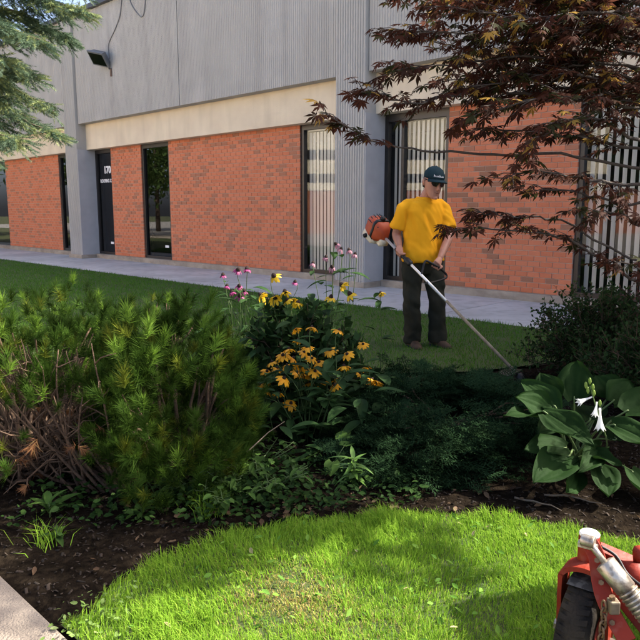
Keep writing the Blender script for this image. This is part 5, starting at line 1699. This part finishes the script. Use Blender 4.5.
# deck and engine, right of the frame
dk = MB()
ol = [(0.26, -0.52), (0.34, -0.72), (1.0, -0.78), (1.12, -0.5), (1.10, 0.0), (0.9, 0.22), (0.5, 0.26), (0.30, 0.06)]
dk.rings([[Vector((x, y, z)) + Vector((0.68 * (1 - s), -0.25 * (1 - s), 0)) * 1.0 - Vector((x, y, 0)) * (1 - s) for x, y in ol] for z, s in ((.06, 1.0), (.20, 1.0), (.235, .95), (.24, .9))])
dk.build('deck', m_redp, mow, bevel=0.006)
hd_ = MB(); hd_.rings([[Vector((0.86 + x * s, 0.42 + y * s, z)) for x, y in ((-.20, -.20), (.24, -.20), (.24, .16), (-.20, .16))] for z, s in ((.20, .9), (.30, 1.0), (.88, 1.0), (.98, .85), (1.0, .6))])
hd_.build('shadow_hood', m_redp, mow, bevel=0.01)  # tall unseen hood added to cast a shadow across the lawn
eg = MB(); eg.rings([[Vector((0.72 + x * s, -0.25 + y * s, z)) for x, y in ((-.2, -.17), (.2, -.17), (.2, .17), (-.2, .17))] for z, s in ((.236, 1.0), (.42, 1.0), (.50, .85), (.54, .55))])
eg.build('engine', m_blk, mow, bevel=0.012)
for sx, sy in ((1.0, -0.95), (0.35, -0.95)):
    MB().tube([(sx - .05, sy, .148), (sx - .045, sy, .15), (sx + .045, sy, .15), (sx + .05, sy, .148)], [.12, .15, .15, .12], 28).build('rear_tyre', m_rubber, mow, True)
    MB().tube([(sx, sy, .15), (sx, -0.70, .15)], 0.02, 8).build('axle_strut', m_redp, mow)

# ---------------------------------------------------------------- litter: fallen leaves, chips and stones in the bed
m_chip = palette(mat('wood_chips', (0.1, 0.07, 0.05), 0.9), [(4, (0.018, 0.013, 0.009)), (3, (0.032, 0.022, 0.015)), (3, (0.011, 0.008, 0.006)), (0.5, (0.08, 0.055, 0.035))])
m_dryleaf = palette(mat('dry_leaves', (0.2, 0.12, 0.06), 0.8, trans=0.2), [(2, (0.08, 0.045, 0.022)), (2, (0.12, 0.075, 0.04)), (3, (0.05, 0.026, 0.012)), (0.5, (0.26, 0.20, 0.13))])
rl = np.random.default_rng(77)
n = 16000
cx_ = rl.uniform(-2.6, 2.6, n); cy_ = rl.uniform(2.2, 6.2, n)
k = inside(cx_, cy_, BED_POLY) & ~inside(cx_, cy_, [(x * 1.0, y + 0.01) for x, y in LAWN_POLY])
cx_, cy_ = cx_[k], cy_[k]; n = len(cx_)
tv = np.array([[-.5, -.15, 0], [.5, -.12, .02], [.45, .15, 0], [-.4, .18, .05], [-.4, -.1, .16], [.4, -.08, .18], [.35, .1, .16], [-.32, .12, .2]])
tf = np.array([[3, 2, 1, 0], [4, 5, 6, 7], [0, 1, 5, 4], [1, 2, 6, 5], [2, 3, 7, 6], [3, 0, 4, 7]])
a = rl.uniform(0, 6.28, n)
V, F = instance_np(tv, tf, frames(np.stack([np.cos(a), np.sin(a), rl.normal(0, .25, n)], 1), rl.normal(0, .5, n), rl.uniform(.008, .036, n)) * np.stack([rl.uniform(.3, 1.2, n), rl.uniform(.4, 1.5, n), rl.uniform(.15, .7, n)], 1)[:, None, :], np.stack([cx_, cy_, bed_z(cx_, cy_) + 0.001], 1))
tag(np_build('mulch_chips', V, F, m_chip), 'bark chips and twigs strewn over the planting bed', 'mulch', kind='stuff')
n = 420
cx_ = np.concatenate([rl.uniform(-1.6, 1.5, 260), rl.normal(-0.2, 0.28, 160)]); cy_ = np.concatenate([rl.uniform(2.4, 5.6, 260), rl.normal(3.12, 0.10, 160)])
k = inside(cx_, cy_, BED_POLY) & ~inside(cx_, cy_, LAWN_POLY); cx_, cy_ = cx_[k], cy_[k]; n = len(cx_)
tv = np.array([[0, -.5, .12], [-.22, -.28, .16], [-.27, .05, .14], [-.14, .34, .05], [.03, .55, -.06], [.17, .28, .08], [.25, -.02, .02], [.18, -.33, .16], [0, 0, 0]]); tf = np.array([[i, 8, (i + 1) % 8] for i in range(8)])
a = rl.uniform(0, 6.28, n)
V, F = instance_np(tv, tf, frames(np.stack([np.cos(a), np.sin(a), rl.normal(0, .35, n)], 1), rl.normal(0, .8, n), rl.uniform(.018, .045, n)), np.stack([cx_, cy_, bed_z(cx_, cy_) + 0.012], 1))
tag(np_build('leaf_litter', V, F, m_dryleaf), 'dry brown leaves lying on the dark soil', 'leaf litter', kind='stuff')
# pale clover and bits where the lawn meets the path
n = 130
cx_ = rl.normal(-0.76, 0.07, n); cy_ = rl.normal(2.16, 0.08, n)
a = rl.uniform(0, 6.28, n)
V, F = instance_np(tv, tf, frames(np.stack([np.cos(a), np.sin(a), rl.normal(0, .3, n)], 1), rl.normal(0, .5, n), rl.uniform(.012, .03, n)), np.stack([cx_, cy_, rl.uniform(.02, .06, n)], 1))
tag(np_build('clover_patch', V, F, palette(mat('clover', (0.2, 0.26, 0.1), 0.6, trans=0.3), [(3, (0.14, 0.22, 0.05)), (2, (0.22, 0.28, 0.10)), (0.5, (0.40, 0.38, 0.26))])), 'pale clover and dead leaves at the lawn tip by the path', 'clover', kind='stuff')
m_twig = mat('twig_grey', (0.16, 0.125, 0.09), 0.9)
for (p0, p1, lab) in (((0.96, 3.22), (1.12, 3.02), 'thin fallen twig on the soil below the hosta'), ((1.12, 3.26), (1.34, 3.10), 'second fallen twig on the soil below the hosta'), ((-0.62, 3.2), (-0.20, 3.75), 'long dead branch leaning under the pine beside the vines')):
    z0, z1 = float(bed_z(*p0)) + .006, float(bed_z(*p1)) + (.22 if 'long' in lab else .02)
    tag(MB().tube(curve_pts((*p0, z0), (*p1, z1), 0.01, 6, 0.006, rl), [.006, .0055, .005, .004, .003, .002], 6).build('twig', m_twig, None, True), lab, 'twig', 'twigs in the bed')
